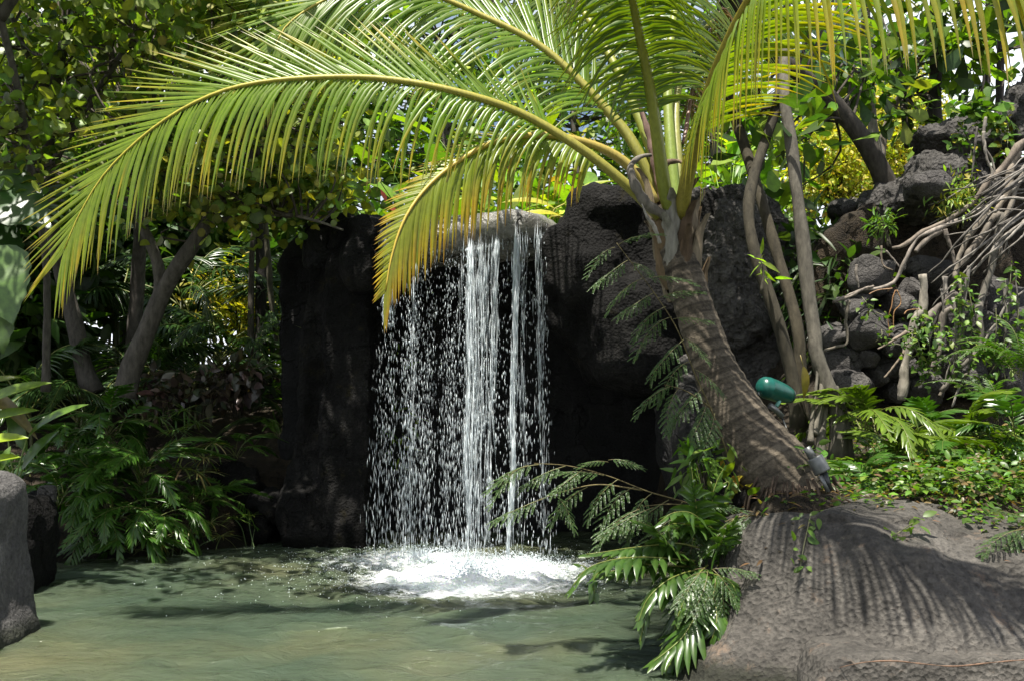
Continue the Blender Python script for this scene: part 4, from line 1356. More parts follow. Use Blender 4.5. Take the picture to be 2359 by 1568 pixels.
def shrub(name, label, cat, u, d, h, w, T, size, cols, clumps, per, seed, group=None, spread=.14, leaf_mat=None, z0=None, lean=0.0, stem=(.05, .045, .03), **kw):
    """stems fanning from the ground, leaves along and at the end of each"""
    r = np.random.default_rng(seed + 500)
    base = B(u, d)
    if z0 is not None:
        base[2] = z0
    t = thing(name, label, cat, base, group)
    sb, lb = MB(), MB()
    cs = []
    for k in range(clumps):
        a = r.random() * 6.283
        q = r.random() ** .6
        top = np.array([w * q * math.cos(a) + lean * h, w * q * math.sin(a) * .8, h * (.25 + .75 * r.random() * (1 - .35 * q * q))])
        cs.append(top)
        if k % 2 == 0:
            tube(sb, crom([np.array([.05 * math.cos(a), .05 * math.sin(a), -.1]), top * np.array([.35, .35, .55]), top], 8), np.linspace(.014, .004, 8), 5, stem)
    crown(lb, cs, T, size, cols, per, spread, r, **kw)
    sb.build('stem', M_BARK, t)
    lb.build('foliage', leaf_mat or M_LEAF, t)
    return t


# big paddle leaves: ginger, heliconia, banana
def paddle_plant(name, label, cat, base, leaves, cols, seed, group=None, mat=None, T=None, width=1.0):
    """leaves: [(azimuth, stalk length, leaf length, lean of the stalk, lift of the blade)]"""
    r = np.random.default_rng(seed + 900)
    t = thing(name, label, cat, base, group)
    for az, sl, ll, lean, lift in leaves:
        dh = np.array([math.cos(az), math.sin(az), 0])
        top = dh * sl * lean + np.array([0, 0, sl * math.sqrt(max(.05, 1 - lean * lean))])
        mb = MB()
        dx = dh * math.cos(lift) + np.array([0, 0, math.sin(lift)])
        up = np.array([0, 0, 1.0]) * math.cos(lift) - dh * math.sin(lift) + .25 * r.normal(size=3)
        mb.scatter(T or T_PADDLE, [top], [dx], [up], np.array([[ll, ll * width, ll * (.5 + .7 * r.random())]]), jit(cols, 1, .15, r))
        o = mb.build('leaf', mat or M_LEAF, t)
        mb = MB()
        tube(mb, crom([dh * .02, top * np.array([.4, .4, .6]), top], 8), np.linspace(.014, .006, 8), 6, np.array(cols[0]) * .9)
        mb.build('stalk', M_STALK, o)
    return t


def ring_leaves(n, sl, ll, r, lean=(.15, .6), lift=(-.1, 1.1), az=(0, 6.283)):
    return [(az[0] + (az[1] - az[0]) * (k + r.random()) / n, sl * (.6 + .6 * r.random()), ll * (.75 + .5 * r.random()), lean[0] + (lean[1] - lean[0]) * r.random(), lift[0] + (lift[1] - lift[0]) * r.random()) for k in range(n)]


# ------------------------------------------------------------------ the left side: sea grapes, palms, understory
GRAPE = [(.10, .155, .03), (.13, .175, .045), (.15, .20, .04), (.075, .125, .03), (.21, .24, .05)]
GRAPE_LIT = GRAPE + [(.22, .26, .05), (.24, .27, .09), (.30, .28, .04)]  # leaf colours lightened to carry the sun on the crowns
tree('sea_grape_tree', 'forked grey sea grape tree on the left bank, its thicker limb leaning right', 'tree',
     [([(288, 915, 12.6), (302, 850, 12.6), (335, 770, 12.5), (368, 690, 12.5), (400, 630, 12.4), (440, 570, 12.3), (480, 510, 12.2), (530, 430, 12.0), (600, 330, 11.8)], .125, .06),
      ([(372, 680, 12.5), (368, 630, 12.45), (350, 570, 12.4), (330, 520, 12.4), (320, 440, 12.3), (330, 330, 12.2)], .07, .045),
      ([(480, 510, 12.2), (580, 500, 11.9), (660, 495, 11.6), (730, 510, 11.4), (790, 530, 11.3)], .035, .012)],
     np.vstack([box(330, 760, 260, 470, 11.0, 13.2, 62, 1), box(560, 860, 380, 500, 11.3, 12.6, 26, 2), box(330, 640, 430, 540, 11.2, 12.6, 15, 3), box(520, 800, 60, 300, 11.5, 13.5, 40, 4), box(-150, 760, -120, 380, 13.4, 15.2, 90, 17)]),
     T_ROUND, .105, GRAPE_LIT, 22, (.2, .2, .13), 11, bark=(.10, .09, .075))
tree('sea_grape_tree', 'sea grape tree at the far left, dense olive crown filling the upper corner', 'tree',
     [([(214, 905, 12.9), (195, 850, 12.9), (175, 760, 12.8), (158, 690, 12.8), (140, 620, 12.7), (120, 520, 12.4), (110, 400, 12.0), (120, 240, 11.5), (150, 80, 11.2)], .1, .05),
      ([(120, 240, 11.5), (60, 120, 11.0), (20, 20, 10.8)], .04, .02), ([(110, 400, 12.0), (190, 260, 11.3), (270, 140, 10.8), (330, 20, 10.5)], .045, .02)],
     np.vstack([box(-120, 300, -140, 340, 10.2, 12.6, 74, 5), box(120, 420, -60, 240, 10.0, 12.0, 34, 6)]), T_ROUND, .10, GRAPE, 27, (.18, .18, .12), 12, bark=(.075, .068, .058))
tree('sea_grape_tree', 'sea grape tree with a twisted grey limb crossing the top edge of the photo', 'tree',
     [([(300, 880, 14.5), (320, 600, 14.3), (330, 330, 13.6), (350, 190, 13.0), (372, 70, 12.4), (392, -40, 12.0), (400, -160, 11.6)], .1, .06), ([(350, 190, 13.0), (330, 130, 12.8), (322, 60, 12.5), (300, -20, 12.2)], .04, .02)],
     np.vstack([box(260, 680, -160, 120, 11.2, 13.4, 70, 7), box(420, 700, -30, 120, 10.6, 12.0, 20, 8)]), T_ROUND, .10, GRAPE_LIT, 22, (.17, .17, .11), 13, bark=(.09, .08, .07))
tree('sea_grape_tree', 'sea grape tree with thin dark stem at left edge, hanging boughs, unseen shade boughs added', 'tree',
     [([(105, 900, 10.8), (108, 640, 10.6), (85, 470, 10.4), (70, 380, 10.2), (40, 200, 9.8), (0, 40, 9.4), (-60, -200, 9.0)], .035, .03), ([(0, 40, 9.4), (120, -120, 9.3), (300, -260, 9.4)], .05, .02)],
     np.vstack([box(-200, 120, 200, 400, 9.6, 11.2, 22, 9), box(-500, 300, -560, -240, 9.5, 12.0, 30, 10), np.random.default_rng(15).uniform((-5.6, 7.7, 5.1), (-1.5, 10.2, 6.0), (54, 3)), np.random.default_rng(16).uniform((-3.2, 9.9, 5.7), (-1.0, 11.3, 6.5), (34, 3))]), T_ROUND, .11, GRAPE, 24, (.2, .2, .13), 14, bark=(.06, .055, .045))  # clumps above the view are added to shade the pool and pillar
for k, (u, d, lab, n, s, dz) in enumerate([
        (60, 13.0, 'feather palm in deep shade at the left edge, behind the ginger leaves', 10, 1.0, 0.35),
        (190, 13.4, 'feather palm with arching dark fronds behind the leaning thin trunk', 11, 1.05, .25),
        (330, 14.6, 'feather palm in the shade behind the forked sea grape trunk', 11, 1.1, .4),
        (450, 14.4, 'feather palm right of the forked trunk, a lit frond low in the gloom', 10, 1.0, .3),
        (500, 15.6, 'feather palm between the forked trunk and the slender dark trunks', 11, 1.15, .5),
        (662, 14.2, 'small feather palm pressed to the left edge of the pillar, frond tips shining', 8, .6, -.15),
        (120, 15.5, 'tall feather palm farthest back at the left edge', 12, 1.35, .9),
        (260, 16.0, 'tall feather palm farthest back above the forked trunk', 12, 1.35, 1.0),
        (420, 16.4, 'tall feather palm farthest back, above the yellow-lit gap', 12, 1.3, 1.1),
        (715, 16.2, 'tall feather palm farthest back, next to the pillar top', 12, 1.2, .9),
        (-40, 14.4, 'feather palm cut off by the left edge in the shade', 11, 1.2, .6)]):
    b = B(u, d)
    t = pinnate_plant('feather_palm', lab, 'palm', ARECA, b, n, s * 1.05, (0, 6.283), (-.1, .7), 'feather palms in the shade of the left bank', 70 + k, .0, None)
    for c in t.children:
        c.location.z += dz
    mb = MB()
    for q in range(4):
        a = q * 1.7
        tube(mb, crom([np.array([.09 * math.cos(a), .09 * math.sin(a), -.1]), np.array([.04 * math.cos(a), .04 * math.sin(a), dz + .12])], 6), .022, 6, (.10, .11, .04))
    mb.build('cane', M_STALK, t)

tree('slender_tree', 'slender straight dark trunk left of the thick shaggy one beside the pillar', 'tree', [([(578, 850, 15.2), (578, 700, 15.2), (582, 560, 15.2), (598, 440, 15.1), (600, 300, 15.0)], .045, .035)],
     box(470, 720, 240, 420, 14.3, 16, 24, 21), T_ROUND, .12, GRAPE, 14, (.2, .2, .13), 21, bark=(.07, .062, .05))
tree('slender_tree', 'thick shaggy blackish trunk between two slender ones beside the pillar', 'tree', [([(602, 850, 15.6), (602, 720, 15.6), (600, 600, 15.6), (596, 420, 15.5), (600, 250, 15.4)], .095, .08)],
     box(520, 700, 120, 300, 14.6, 16.2, 24, 22), T_LANCE, .25, [(.05, .09, .02), (.03, .06, .02)], 16, (.24, .24, .2), 22, bark=(.025, .022, .02), rough=.35)
tree('slender_tree', 'slender trunk curving down to the right just left of the pillar', 'tree', [([(652, 835, 15.0), (640, 780, 15.0), (626, 700, 15.0), (618, 600, 15.0), (612, 520, 15.0), (606, 380, 15.0)], .045, .036)],
     box(600, 780, 180, 380, 14.4, 15.6, 22, 23), T_ROUND, .12, GRAPE, 14, (.2, .2, .13), 23, bark=(.07, .065, .045))

YELLOW = [(.42, .36, .05), (.36, .34, .08), (.5, .40, .06), (.25, .28, .05)]
shrub('yellow_shrub', 'sunlit pale yellow bush seen through the gap between the dark trunks', 'shrub', 548, 16.9, 1.7, .55, T_LANCE, .16, YELLOW, 46, 22, 1, None, .2)
shrub('yellow_shrub', 'small yellow and red shrub glimpsed at the left foot of the pillar gap', 'shrub', 668, 17.2, .9, .4, T_LANCE, .16, YELLOW + [(.4, .08, .03)], 14, 16, 2, None, .12)
sg = thing('wooden_sign', 'small dark brown sign with white letters, half hidden behind the slender trunks', 'sign', B(624, 15.9))
sz = P(624, 765, 15.9)[2] - sg.location.z
mb = MB()
ellipsoid(mb, (0, 0, sz), (.2, .03, .16), 0, 8, 14)
mb.build('board', mat_col('sign_board', .7, 20, .3, 0), sg)

for nm, txt, zz, s_ in (('lettering', 'MS', .02, .15),):
    cu = bpy.data.curves.new('lettering', 'FONT')
    cu.body = txt
    cu.size = s_
    cu.align_x = 'CENTER'
    cu.extrude = .004
    tmp = bpy.data.objects.new('tmp', cu)
    COL.objects.link(tmp)
    me = bpy.data.meshes.new_from_object(tmp.evaluated_get(bpy.context.evaluated_depsgraph_get()))
    bpy.data.objects.remove(tmp, do_unlink=True)
    o = link('lettering', me, sg)
    o.location = (.0, -.036, sz + zz)
    o.rotation_euler = (math.pi / 2, 0, 0)
    wm = newmat('white_sign_paint')
    wm[2].inputs['Base Color'].default_value = (.75, .75, .75, 1)
    me.materials.append(wm[0])
mb = MB()
tube(mb, [(0, .04, -.1), (0, .04, sz)], .035, 8, (.04, .03, .025))
mb.build('post', M_BARK, sg)

# the purple-leaved shrub and the sedges on the left bank
PURP = [(.075, .055, .05), (.055, .04, .04), (.14, .11, .10), (.04, .045, .03)]
for k, (u, v, d, w, h, n, lab) in enumerate([(385, 900, 12.8, .33, .42, 16, 'purple-leaved shrub with its top sunlit, at the foot of the forked trunk'),
                                             (470, 905, 13.0, .38, .5, 18, 'purple-leaved shrub in shade, between the sunlit one and the little palm'),
                                             (545, 890, 13.2, .36, .5, 16, 'dark purple shrub behind the lone sunlit fern')]):
    shrub('purple_shrub', lab, 'shrub', u, d, h, w, T_OVATE, .15, PURP, n, 11, 30 + k, 'purple shrubs on the left bank', .07, M_GLOSS, P(u, v, d)[2] - .25)


def sedge(label, pts, seed, group, cols, ll=.24):
    r = np.random.default_rng(seed)
    base = P(*pts[0])
    base[2] -= .35
    t = thing('umbrella_sedge', label, 'sedge', base, group)
    for (u, v, d) in pts:
        top = P(u, v, d) - base
        mb = MB()
        tube(mb, crom([np.array([.05 * r.normal(), .05 * r.normal(), -.05]), top * .5 + np.array([0, 0, .06]), top], 8), .005, 5, (.06, .10, .03))
        st = mb.build('stalk', M_STALK, t)
        mb = MB()
        n = 18
        a = np.linspace(0, 6.283, n, endpoint=False) + .15 * r.normal(size=n)
        dx = np.stack([np.cos(a), np.sin(a), .25 + .35 * r.normal(size=n)], 1)
        mb.scatter(T_STRAP, np.repeat(top[None], n, 0), dx, np.array([[0, 0, 1.0]]), ll * (.75 + .5 * r.random(n)), jit(cols, n, .2, r))
        mb.build('leaf_whorl', M_LEAF, st)


SED = [(.09, .17, .05), (.12, .2, .07), (.17, .22, .09)]
STRAW = [(.26, .24, .11), (.14, .18, .06), (.32, .27, .14), (.08, .13, .04)]
sedge('umbrella sedge with silvery green whorls below the sunlit purple leaves', [(424, 945, 12.0), (365, 962, 12.0), (405, 990, 11.8), (450, 975, 12.1)], 1, 'umbrella sedges', SED)
sedge('umbrella sedge with straw-coloured old whorls in the middle of the left bank', [(470, 1055, 11.7), (430, 1035, 11.7), (455, 1090, 11.5), (490, 1020, 11.8), (420, 1080, 11.6)], 2, 'umbrella sedges', STRAW, .27)
sedge('small sedge at the waterline, its two bright whorls nearest the pillar', [(575, 1188, 11.7), (540, 1194, 11.6), (600, 1190, 11.9)], 3, 'umbrella sedges', [(.10, .16, .03), (.14, .2, .04)], .17)
sedge('dark sedge at the waterline left of the bright small one', [(400, 1230, 11.1), (440, 1215, 11.2), (485, 1205, 11.3), (370, 1250, 10.9), (510, 1235, 11.3)], 4, 'umbrella sedges', STRAW, .2)

# plants of the left edge
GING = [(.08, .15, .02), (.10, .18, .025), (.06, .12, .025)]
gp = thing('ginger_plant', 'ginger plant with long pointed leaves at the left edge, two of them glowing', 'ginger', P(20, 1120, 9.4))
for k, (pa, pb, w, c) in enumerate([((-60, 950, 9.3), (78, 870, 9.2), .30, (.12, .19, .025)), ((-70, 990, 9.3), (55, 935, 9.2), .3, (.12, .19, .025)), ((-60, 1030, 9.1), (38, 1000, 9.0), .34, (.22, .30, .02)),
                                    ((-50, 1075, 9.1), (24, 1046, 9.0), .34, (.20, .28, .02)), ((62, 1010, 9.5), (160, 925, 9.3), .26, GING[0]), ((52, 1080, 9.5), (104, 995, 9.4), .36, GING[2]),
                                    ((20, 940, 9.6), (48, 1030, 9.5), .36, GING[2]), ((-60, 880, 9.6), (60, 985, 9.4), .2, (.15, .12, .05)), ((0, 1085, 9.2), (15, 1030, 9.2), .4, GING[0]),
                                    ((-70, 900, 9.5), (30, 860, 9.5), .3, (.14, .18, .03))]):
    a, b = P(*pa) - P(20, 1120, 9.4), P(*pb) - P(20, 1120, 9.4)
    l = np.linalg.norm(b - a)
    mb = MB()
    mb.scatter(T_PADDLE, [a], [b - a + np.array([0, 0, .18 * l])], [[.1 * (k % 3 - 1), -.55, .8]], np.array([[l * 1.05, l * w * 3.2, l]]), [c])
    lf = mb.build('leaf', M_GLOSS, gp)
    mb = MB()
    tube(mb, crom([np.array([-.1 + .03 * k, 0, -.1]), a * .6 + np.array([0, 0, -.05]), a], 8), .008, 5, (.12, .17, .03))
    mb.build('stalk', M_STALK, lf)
_ls = np.linspace(0, 1, 31)
LOBE = leaf_t(_ls, np.interp(_ls, [0, .05, .14, .3, .5, .7, .86, .96, 1], [.10, .26, .36, .38, .32, .22, .11, .03, .004]) * (1 + .05 * np.sin(_ls * 38)), .06, .12, .15)
LOBE[3][:31] *= 1.35
LOBE[3][31::5] *= 1.1                                   # pale midrib and side veins
LOBE[0][31:, 2] += .01 * np.sin(np.tile(_ls, 2) * 17)
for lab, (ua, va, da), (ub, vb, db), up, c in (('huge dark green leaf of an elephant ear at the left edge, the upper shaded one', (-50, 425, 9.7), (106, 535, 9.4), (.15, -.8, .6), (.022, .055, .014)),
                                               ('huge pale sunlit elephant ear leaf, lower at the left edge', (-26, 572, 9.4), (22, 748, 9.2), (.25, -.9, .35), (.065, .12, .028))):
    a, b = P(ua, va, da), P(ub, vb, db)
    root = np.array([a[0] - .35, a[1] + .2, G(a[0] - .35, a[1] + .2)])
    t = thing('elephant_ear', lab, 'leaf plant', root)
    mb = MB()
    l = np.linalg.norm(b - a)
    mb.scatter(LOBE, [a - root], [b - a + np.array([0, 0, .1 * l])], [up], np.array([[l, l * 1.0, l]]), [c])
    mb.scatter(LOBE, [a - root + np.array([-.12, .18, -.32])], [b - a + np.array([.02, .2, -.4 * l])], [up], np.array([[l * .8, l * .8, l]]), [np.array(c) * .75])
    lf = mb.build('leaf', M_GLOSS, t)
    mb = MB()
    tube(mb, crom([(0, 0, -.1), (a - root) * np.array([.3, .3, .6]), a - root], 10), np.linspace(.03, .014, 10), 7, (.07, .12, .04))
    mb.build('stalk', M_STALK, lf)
fp = thing('fan_palm', 'fan palm at the left edge, its pleated pale blade above the dark leaf', 'palm', P(30, 560, 11.0))
for k, (u, v, sc, roll) in enumerate(((40, 470, .62, .4), (-40, 500, .6, -.5))):
    mb = MB()
    n = 17
    a = np.linspace(-1.2, 1.2, n) + .5 + roll
    c0 = P(u, v, 11.0) - P(30, 560, 11.0)
    dx = np.stack([np.sin(a), 0 * a - .35, np.cos(a)], 1)
    mb.scatter(leaf_t([0, .3, .6, .85, 1], [.01, .045, .06, .04, .003], .15, .5), np.repeat(c0[None], n, 0), dx, np.array([[0, -1.0, .4]]), sc * (.9 + .1 * np.cos(a)), jit([(.09, .13, .09), (.07, .11, .07)], n, .15))
    lf = mb.build('leaf', M_GLOSS, fp)
    mb = MB()
    tube(mb, crom([(0, 0, -.8), c0 * .6, c0], 8), .012, 6, (.1, .12, .05))
    mb.build('stalk', M_STALK, lf)

# ------------------------------------------------------------------ behind the fall: sunlit tropical planting
BRIGHT = [(.16, .28, .02), (.22, .34, .025), (.12, .22, .02), (.30, .36, .03), (.09, .18, .02)]  # greens raised to stand in for strong sun on these leaves
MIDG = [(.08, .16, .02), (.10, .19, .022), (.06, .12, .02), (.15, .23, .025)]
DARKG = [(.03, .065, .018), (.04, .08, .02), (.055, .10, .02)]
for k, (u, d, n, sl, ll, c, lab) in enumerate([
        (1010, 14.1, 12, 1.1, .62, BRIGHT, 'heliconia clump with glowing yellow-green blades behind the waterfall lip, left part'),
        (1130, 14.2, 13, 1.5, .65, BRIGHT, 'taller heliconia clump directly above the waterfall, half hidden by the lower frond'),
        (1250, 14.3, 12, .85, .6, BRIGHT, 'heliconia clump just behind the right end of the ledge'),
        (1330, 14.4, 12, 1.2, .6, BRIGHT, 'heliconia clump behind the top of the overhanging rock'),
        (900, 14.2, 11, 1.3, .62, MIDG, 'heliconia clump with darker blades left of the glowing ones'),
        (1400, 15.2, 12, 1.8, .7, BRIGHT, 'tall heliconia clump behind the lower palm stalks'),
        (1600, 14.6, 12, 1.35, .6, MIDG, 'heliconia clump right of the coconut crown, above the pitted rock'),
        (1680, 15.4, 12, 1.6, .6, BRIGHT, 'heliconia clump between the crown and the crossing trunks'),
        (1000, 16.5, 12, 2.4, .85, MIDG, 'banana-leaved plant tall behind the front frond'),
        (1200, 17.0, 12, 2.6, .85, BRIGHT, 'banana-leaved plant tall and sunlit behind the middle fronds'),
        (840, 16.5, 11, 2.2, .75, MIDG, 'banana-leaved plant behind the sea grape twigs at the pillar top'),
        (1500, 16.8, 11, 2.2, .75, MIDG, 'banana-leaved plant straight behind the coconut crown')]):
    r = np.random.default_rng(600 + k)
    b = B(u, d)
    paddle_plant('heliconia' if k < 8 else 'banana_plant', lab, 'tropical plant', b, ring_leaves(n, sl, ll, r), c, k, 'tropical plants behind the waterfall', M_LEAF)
yl = thing('heliconia', 'low plant with two broad yellow leaves lying on the waterfall ledge', 'tropical plant', P(1240, 515, 12.6))
for pts, c in ((((1290, 498, 12.4), (1178, 488, 12.2)), (.42, .40, .03)), (((1275, 480, 12.5), (1195, 462, 12.4)), (.40, .40, .04)), (((1300, 500, 12.5), (1370, 470, 12.4)), (.3, .36, .03)), (((1300, 470, 12.6), (1350, 440, 12.5)), (.34, .4, .04))):
    a, b = P(*pts[0]) - np.array(yl.location), P(*pts[1]) - np.array(yl.location)
    mb = MB()
    mb.scatter(T_PADDLE, [a], [b - a + np.array([0, 0, .1])], [[0, -.5, .8]], np.array([[.56, .5, .6]]), [c])
    lf = mb.build('leaf', M_LEAF, yl)
    mb = MB()
    tube(mb, crom([np.array([.1, .1, -.3]), a * .5, a], 6), .01, 5, (.3, .28, .05))
    mb.build('stalk', M_STALK, lf)

SH = [(760, 13.6, .7, .5, T_LANCE, .17, MIDG, 30, 16, 'leafy shrub with narrow leaves on top of the pillar'),
      (840, 13.2, .75, .5, T_LANCE, .18, MIDG + BRIGHT, 30, 16, 'whorled narrow-leaved shrub between the pillar top and the yellowing frond'),
      (920, 13.4, .8, .45, T_LANCE, .17, BRIGHT, 28, 15, 'bright narrow-leaved shrub behind the yellowing frond tip'),
      (960, 14.8, 1.5, .6, T_OVATE, .2, MIDG + [(.25, .05, .03)], 34, 14, 'croton shrub with a few red leaves behind the front frond'),
      (1080, 15.4, 1.7, .7, T_OVATE, .2, BRIGHT, 40, 14, 'sunlit broad-leaved shrub behind the tall heliconia'),
      (1300, 15.4, 1.7, .7, T_ROUND, .15, BRIGHT + [(.3, .22, .04)], 44, 14, 'round-leaved shrub with some yellow leaves behind the middle stalks'),
      (1390, 14.0, .9, .5, T_ROUND, .13, BRIGHT + [(.3, .22, .04)], 30, 13, 'low round-leaved shrub above the overhanging rock'),
      (1450, 13.6, .8, .5, T_LANCE, .2, MIDG, 26, 14, 'narrow-leaved shrub behind the withered sheath of the palm'),
      (1570, 13.6, .8, .5, T_LANCE, .2, MIDG, 26, 14, 'narrow-leaved shrub right behind the palm stalks'),
      (1660, 13.4, .9, .5, T_OVATE, .17, MIDG, 30, 14, 'leafy shrub on top of the pitted rock'),
      (1760, 13.8, 1.2, .55, T_OVATE, .2, MIDG + DARKG, 34, 14, 'leafy shrub behind the crossing trunks'),
      (1560, 17.5, 2.4, .8, T_LANCE, .3, MIDG, 40, 16, 'tall shrub far behind the coconut crown'),
      (1720, 17.0, 2.4, .9, T_LANCE, .3, BRIGHT, 44, 16, 'tall sunlit shrub far behind the crossing trunks'),
      (700, 14.6, 1.3, .6, T_LANCE, .2, DARKG, 36, 16, 'dark narrow-leaved shrub left behind the pillar top')]
for k, (u, d, h, w, T, sz_, c, n, per, lab) in enumerate(SH):
    shrub('leafy_shrub', lab, 'shrub', u, d, h, w, T, sz_, c, n, per, 50 + k, 'shrubs behind the rocks', .16)

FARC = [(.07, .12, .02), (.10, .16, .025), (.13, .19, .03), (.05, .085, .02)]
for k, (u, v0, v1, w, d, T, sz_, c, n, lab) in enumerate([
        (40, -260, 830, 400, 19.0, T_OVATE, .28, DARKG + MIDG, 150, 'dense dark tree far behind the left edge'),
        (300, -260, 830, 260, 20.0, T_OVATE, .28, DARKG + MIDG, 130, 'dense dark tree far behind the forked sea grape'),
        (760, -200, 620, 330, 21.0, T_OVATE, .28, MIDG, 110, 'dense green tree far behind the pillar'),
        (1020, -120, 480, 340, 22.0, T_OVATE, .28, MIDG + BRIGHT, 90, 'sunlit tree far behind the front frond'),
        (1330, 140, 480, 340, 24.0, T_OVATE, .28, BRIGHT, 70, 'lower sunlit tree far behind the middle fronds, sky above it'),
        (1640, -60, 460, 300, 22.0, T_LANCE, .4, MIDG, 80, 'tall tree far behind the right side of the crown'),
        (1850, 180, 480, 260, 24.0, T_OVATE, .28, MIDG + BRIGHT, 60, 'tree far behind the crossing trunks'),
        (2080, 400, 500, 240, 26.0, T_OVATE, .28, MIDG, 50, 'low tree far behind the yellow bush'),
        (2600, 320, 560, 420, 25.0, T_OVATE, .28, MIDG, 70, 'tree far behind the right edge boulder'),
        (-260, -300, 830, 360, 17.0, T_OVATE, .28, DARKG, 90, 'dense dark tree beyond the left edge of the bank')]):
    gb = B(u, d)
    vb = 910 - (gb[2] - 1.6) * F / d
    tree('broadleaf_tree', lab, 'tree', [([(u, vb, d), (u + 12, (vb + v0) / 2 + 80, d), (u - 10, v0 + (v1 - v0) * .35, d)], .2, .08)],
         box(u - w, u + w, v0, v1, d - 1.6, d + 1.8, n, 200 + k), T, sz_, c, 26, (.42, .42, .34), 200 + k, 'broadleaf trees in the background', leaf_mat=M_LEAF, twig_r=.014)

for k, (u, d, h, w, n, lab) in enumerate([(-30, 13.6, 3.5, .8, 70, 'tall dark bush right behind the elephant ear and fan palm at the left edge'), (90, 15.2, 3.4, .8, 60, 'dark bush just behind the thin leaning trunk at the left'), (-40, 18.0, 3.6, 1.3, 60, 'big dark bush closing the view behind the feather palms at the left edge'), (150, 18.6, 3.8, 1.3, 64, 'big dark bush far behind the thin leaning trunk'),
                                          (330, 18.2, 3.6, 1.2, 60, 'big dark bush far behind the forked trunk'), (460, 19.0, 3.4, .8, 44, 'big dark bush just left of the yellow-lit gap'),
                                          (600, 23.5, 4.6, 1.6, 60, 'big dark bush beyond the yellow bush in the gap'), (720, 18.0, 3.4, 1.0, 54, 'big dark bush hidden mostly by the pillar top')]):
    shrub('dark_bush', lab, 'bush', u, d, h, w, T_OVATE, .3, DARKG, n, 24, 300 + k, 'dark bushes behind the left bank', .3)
# ------------------------------------------------------------------ the right side: trunks, autograph trees, yellow bush
C3 = lambda x, y, d: (1571 + x * .4997, y * .4997, d)
C6 = lambda x, y, d: (1571 + x * .4997, 784 + y * .4997, d)
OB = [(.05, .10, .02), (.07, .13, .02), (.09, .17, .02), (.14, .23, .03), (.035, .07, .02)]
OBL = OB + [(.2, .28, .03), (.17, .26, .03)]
tree('autograph_tree', 'brown trunk bending left that crosses another one right of the palm', 'tree',
     [([C6(560, 420, 8.5), C6(545, 260, 8.5), C3(540, 1568, 8.5), C3(490, 1350, 8.6), C3(430, 1150, 8.7), C3(375, 960, 8.8), C3(330, 820, 8.9), C3(290, 680, 9.0), C3(225, 480, 9.2), C3(190, 250, 9.4), C3(180, 0, 9.6)], .05, .04)],
     box(1700, 1860, -320, -120, 9.8, 11.2, 8, 31), T_OBOV, .2, OB, 13, (.2, .2, .15), 31, bark=(.04, .034, .022))
tree('autograph_tree', 'brown trunk bending right that crosses the other in front of the pitted rock', 'tree',
     [([C6(540, 400, 8.3), C6(510, 180, 8.3), C6(470, 20, 8.3), C3(440, 1480, 8.3), C3(380, 1300, 8.35), C3(325, 1130, 8.4), C3(305, 950, 8.5), C3(335, 800, 8.6), C3(385, 640, 8.7), C3(440, 470, 8.8), C3(470, 250, 9.0)], .05, .04)],
     box(1690, 1800, 190, 300, 8.6, 9.8, 6, 32), T_OBOV, .19, OBL, 11, (.16, .16, .12), 32, bark=(.045, .039, .026))
tree('autograph_tree', 'pale speckled trunk with flaring buttress roots right of the crossing trunks', 'tree',
     [([C6(715, 560, 8.2), C6(720, 420, 8.2), C6(700, 290, 8.25), C6(650, 160, 8.3), C6(610, 30, 8.3), C3(610, 1540, 8.35), C3(585, 1380, 8.4), C3(560, 1150, 8.45), C3(530, 900, 8.5), C3(500, 640, 8.6), C3(470, 440, 8.7), C3(480, 200, 9.0)], .058, .045),
      ([C6(640, 600, 8.05), C6(640, 450, 8.1), C6(655, 330, 8.2), C6(672, 220, 8.28), C6(660, 150, 8.33)], .045, .012), ([C6(600, 430, 8.1), C6(630, 340, 8.15), C6(642, 240, 8.24), C6(640, 130, 8.34)], .04, .01),
      ([C6(760, 560, 8.3), C6(745, 420, 8.25), C6(725, 320, 8.25), C6(690, 220, 8.32)], .06, .05), ([C6(590, 470, 8.0), C6(598, 360, 8.1), C6(612, 250, 8.2), C6(622, 150, 8.27), C6(612, 60, 8.33)], .02, .008)],
     box(1760, 1840, 230, 340, 8.8, 10.0, 4, 33), T_OBOV, .2, OBL, 11, (.17, .17, .13), 33, bark=(.085, .077, .06))
tree('autograph_tree', 'thick dark trunk leaning left from the large lava boulder', 'tree',
     [([C3(960, 900, 10.6), C3(900, 760, 10.55), C3(830, 640, 10.5), C3(700, 480, 10.4), C3(540, 340, 10.2), C3(420, 260, 10.0), C3(300, 120, 9.7), C3(200, -100, 9.4)], .10, .07)],
     np.vstack([box(1860, 2010, 130, 210, 10.8, 11.8, 10, 34), box(1760, 1860, 300, 470, 10.6, 11.4, 9, 35), box(1880, 2080, -360, -160, 9.4, 10.8, 8, 36)]), T_OBOV, .21, OBL, 11, (.2, .2, .13), 34, bark=(.06, .052, .042))
tree('autograph_tree', 'pale grey straight trunk rising behind the leaning dark one, big oval leaves at its top', 'tree',
     [([C3(905, 740, 13), C3(880, 600, 13), C3(862, 400, 13), C3(850, 200, 13), C3(845, 60, 12.8), C3(850, -160, 12.5)], .062, .05)],
     box(1900, 2090, 40, 180, 10.8, 12.6, 18, 37), T_OBOV, .24, OBL, 9, (.2, .2, .16), 35, bark=(.22, .2, .17))
tree('autograph_tree', 'thin pale limb slanting up to the right from the foot of the straight grey trunk', 'tree',
     [([C3(915, 735, 13.2), C3(935, 600, 13.2), C3(1000, 450, 13.0), C3(1110, 250, 12.6), C3(1180, 60, 12.2)], .042, .036)], box(2080, 2260, -40, 120, 11, 12.6, 12, 38), T_OBOV, .22, OBL, 10, (.2, .2, .15), 36, bark=(.2, .17, .13))
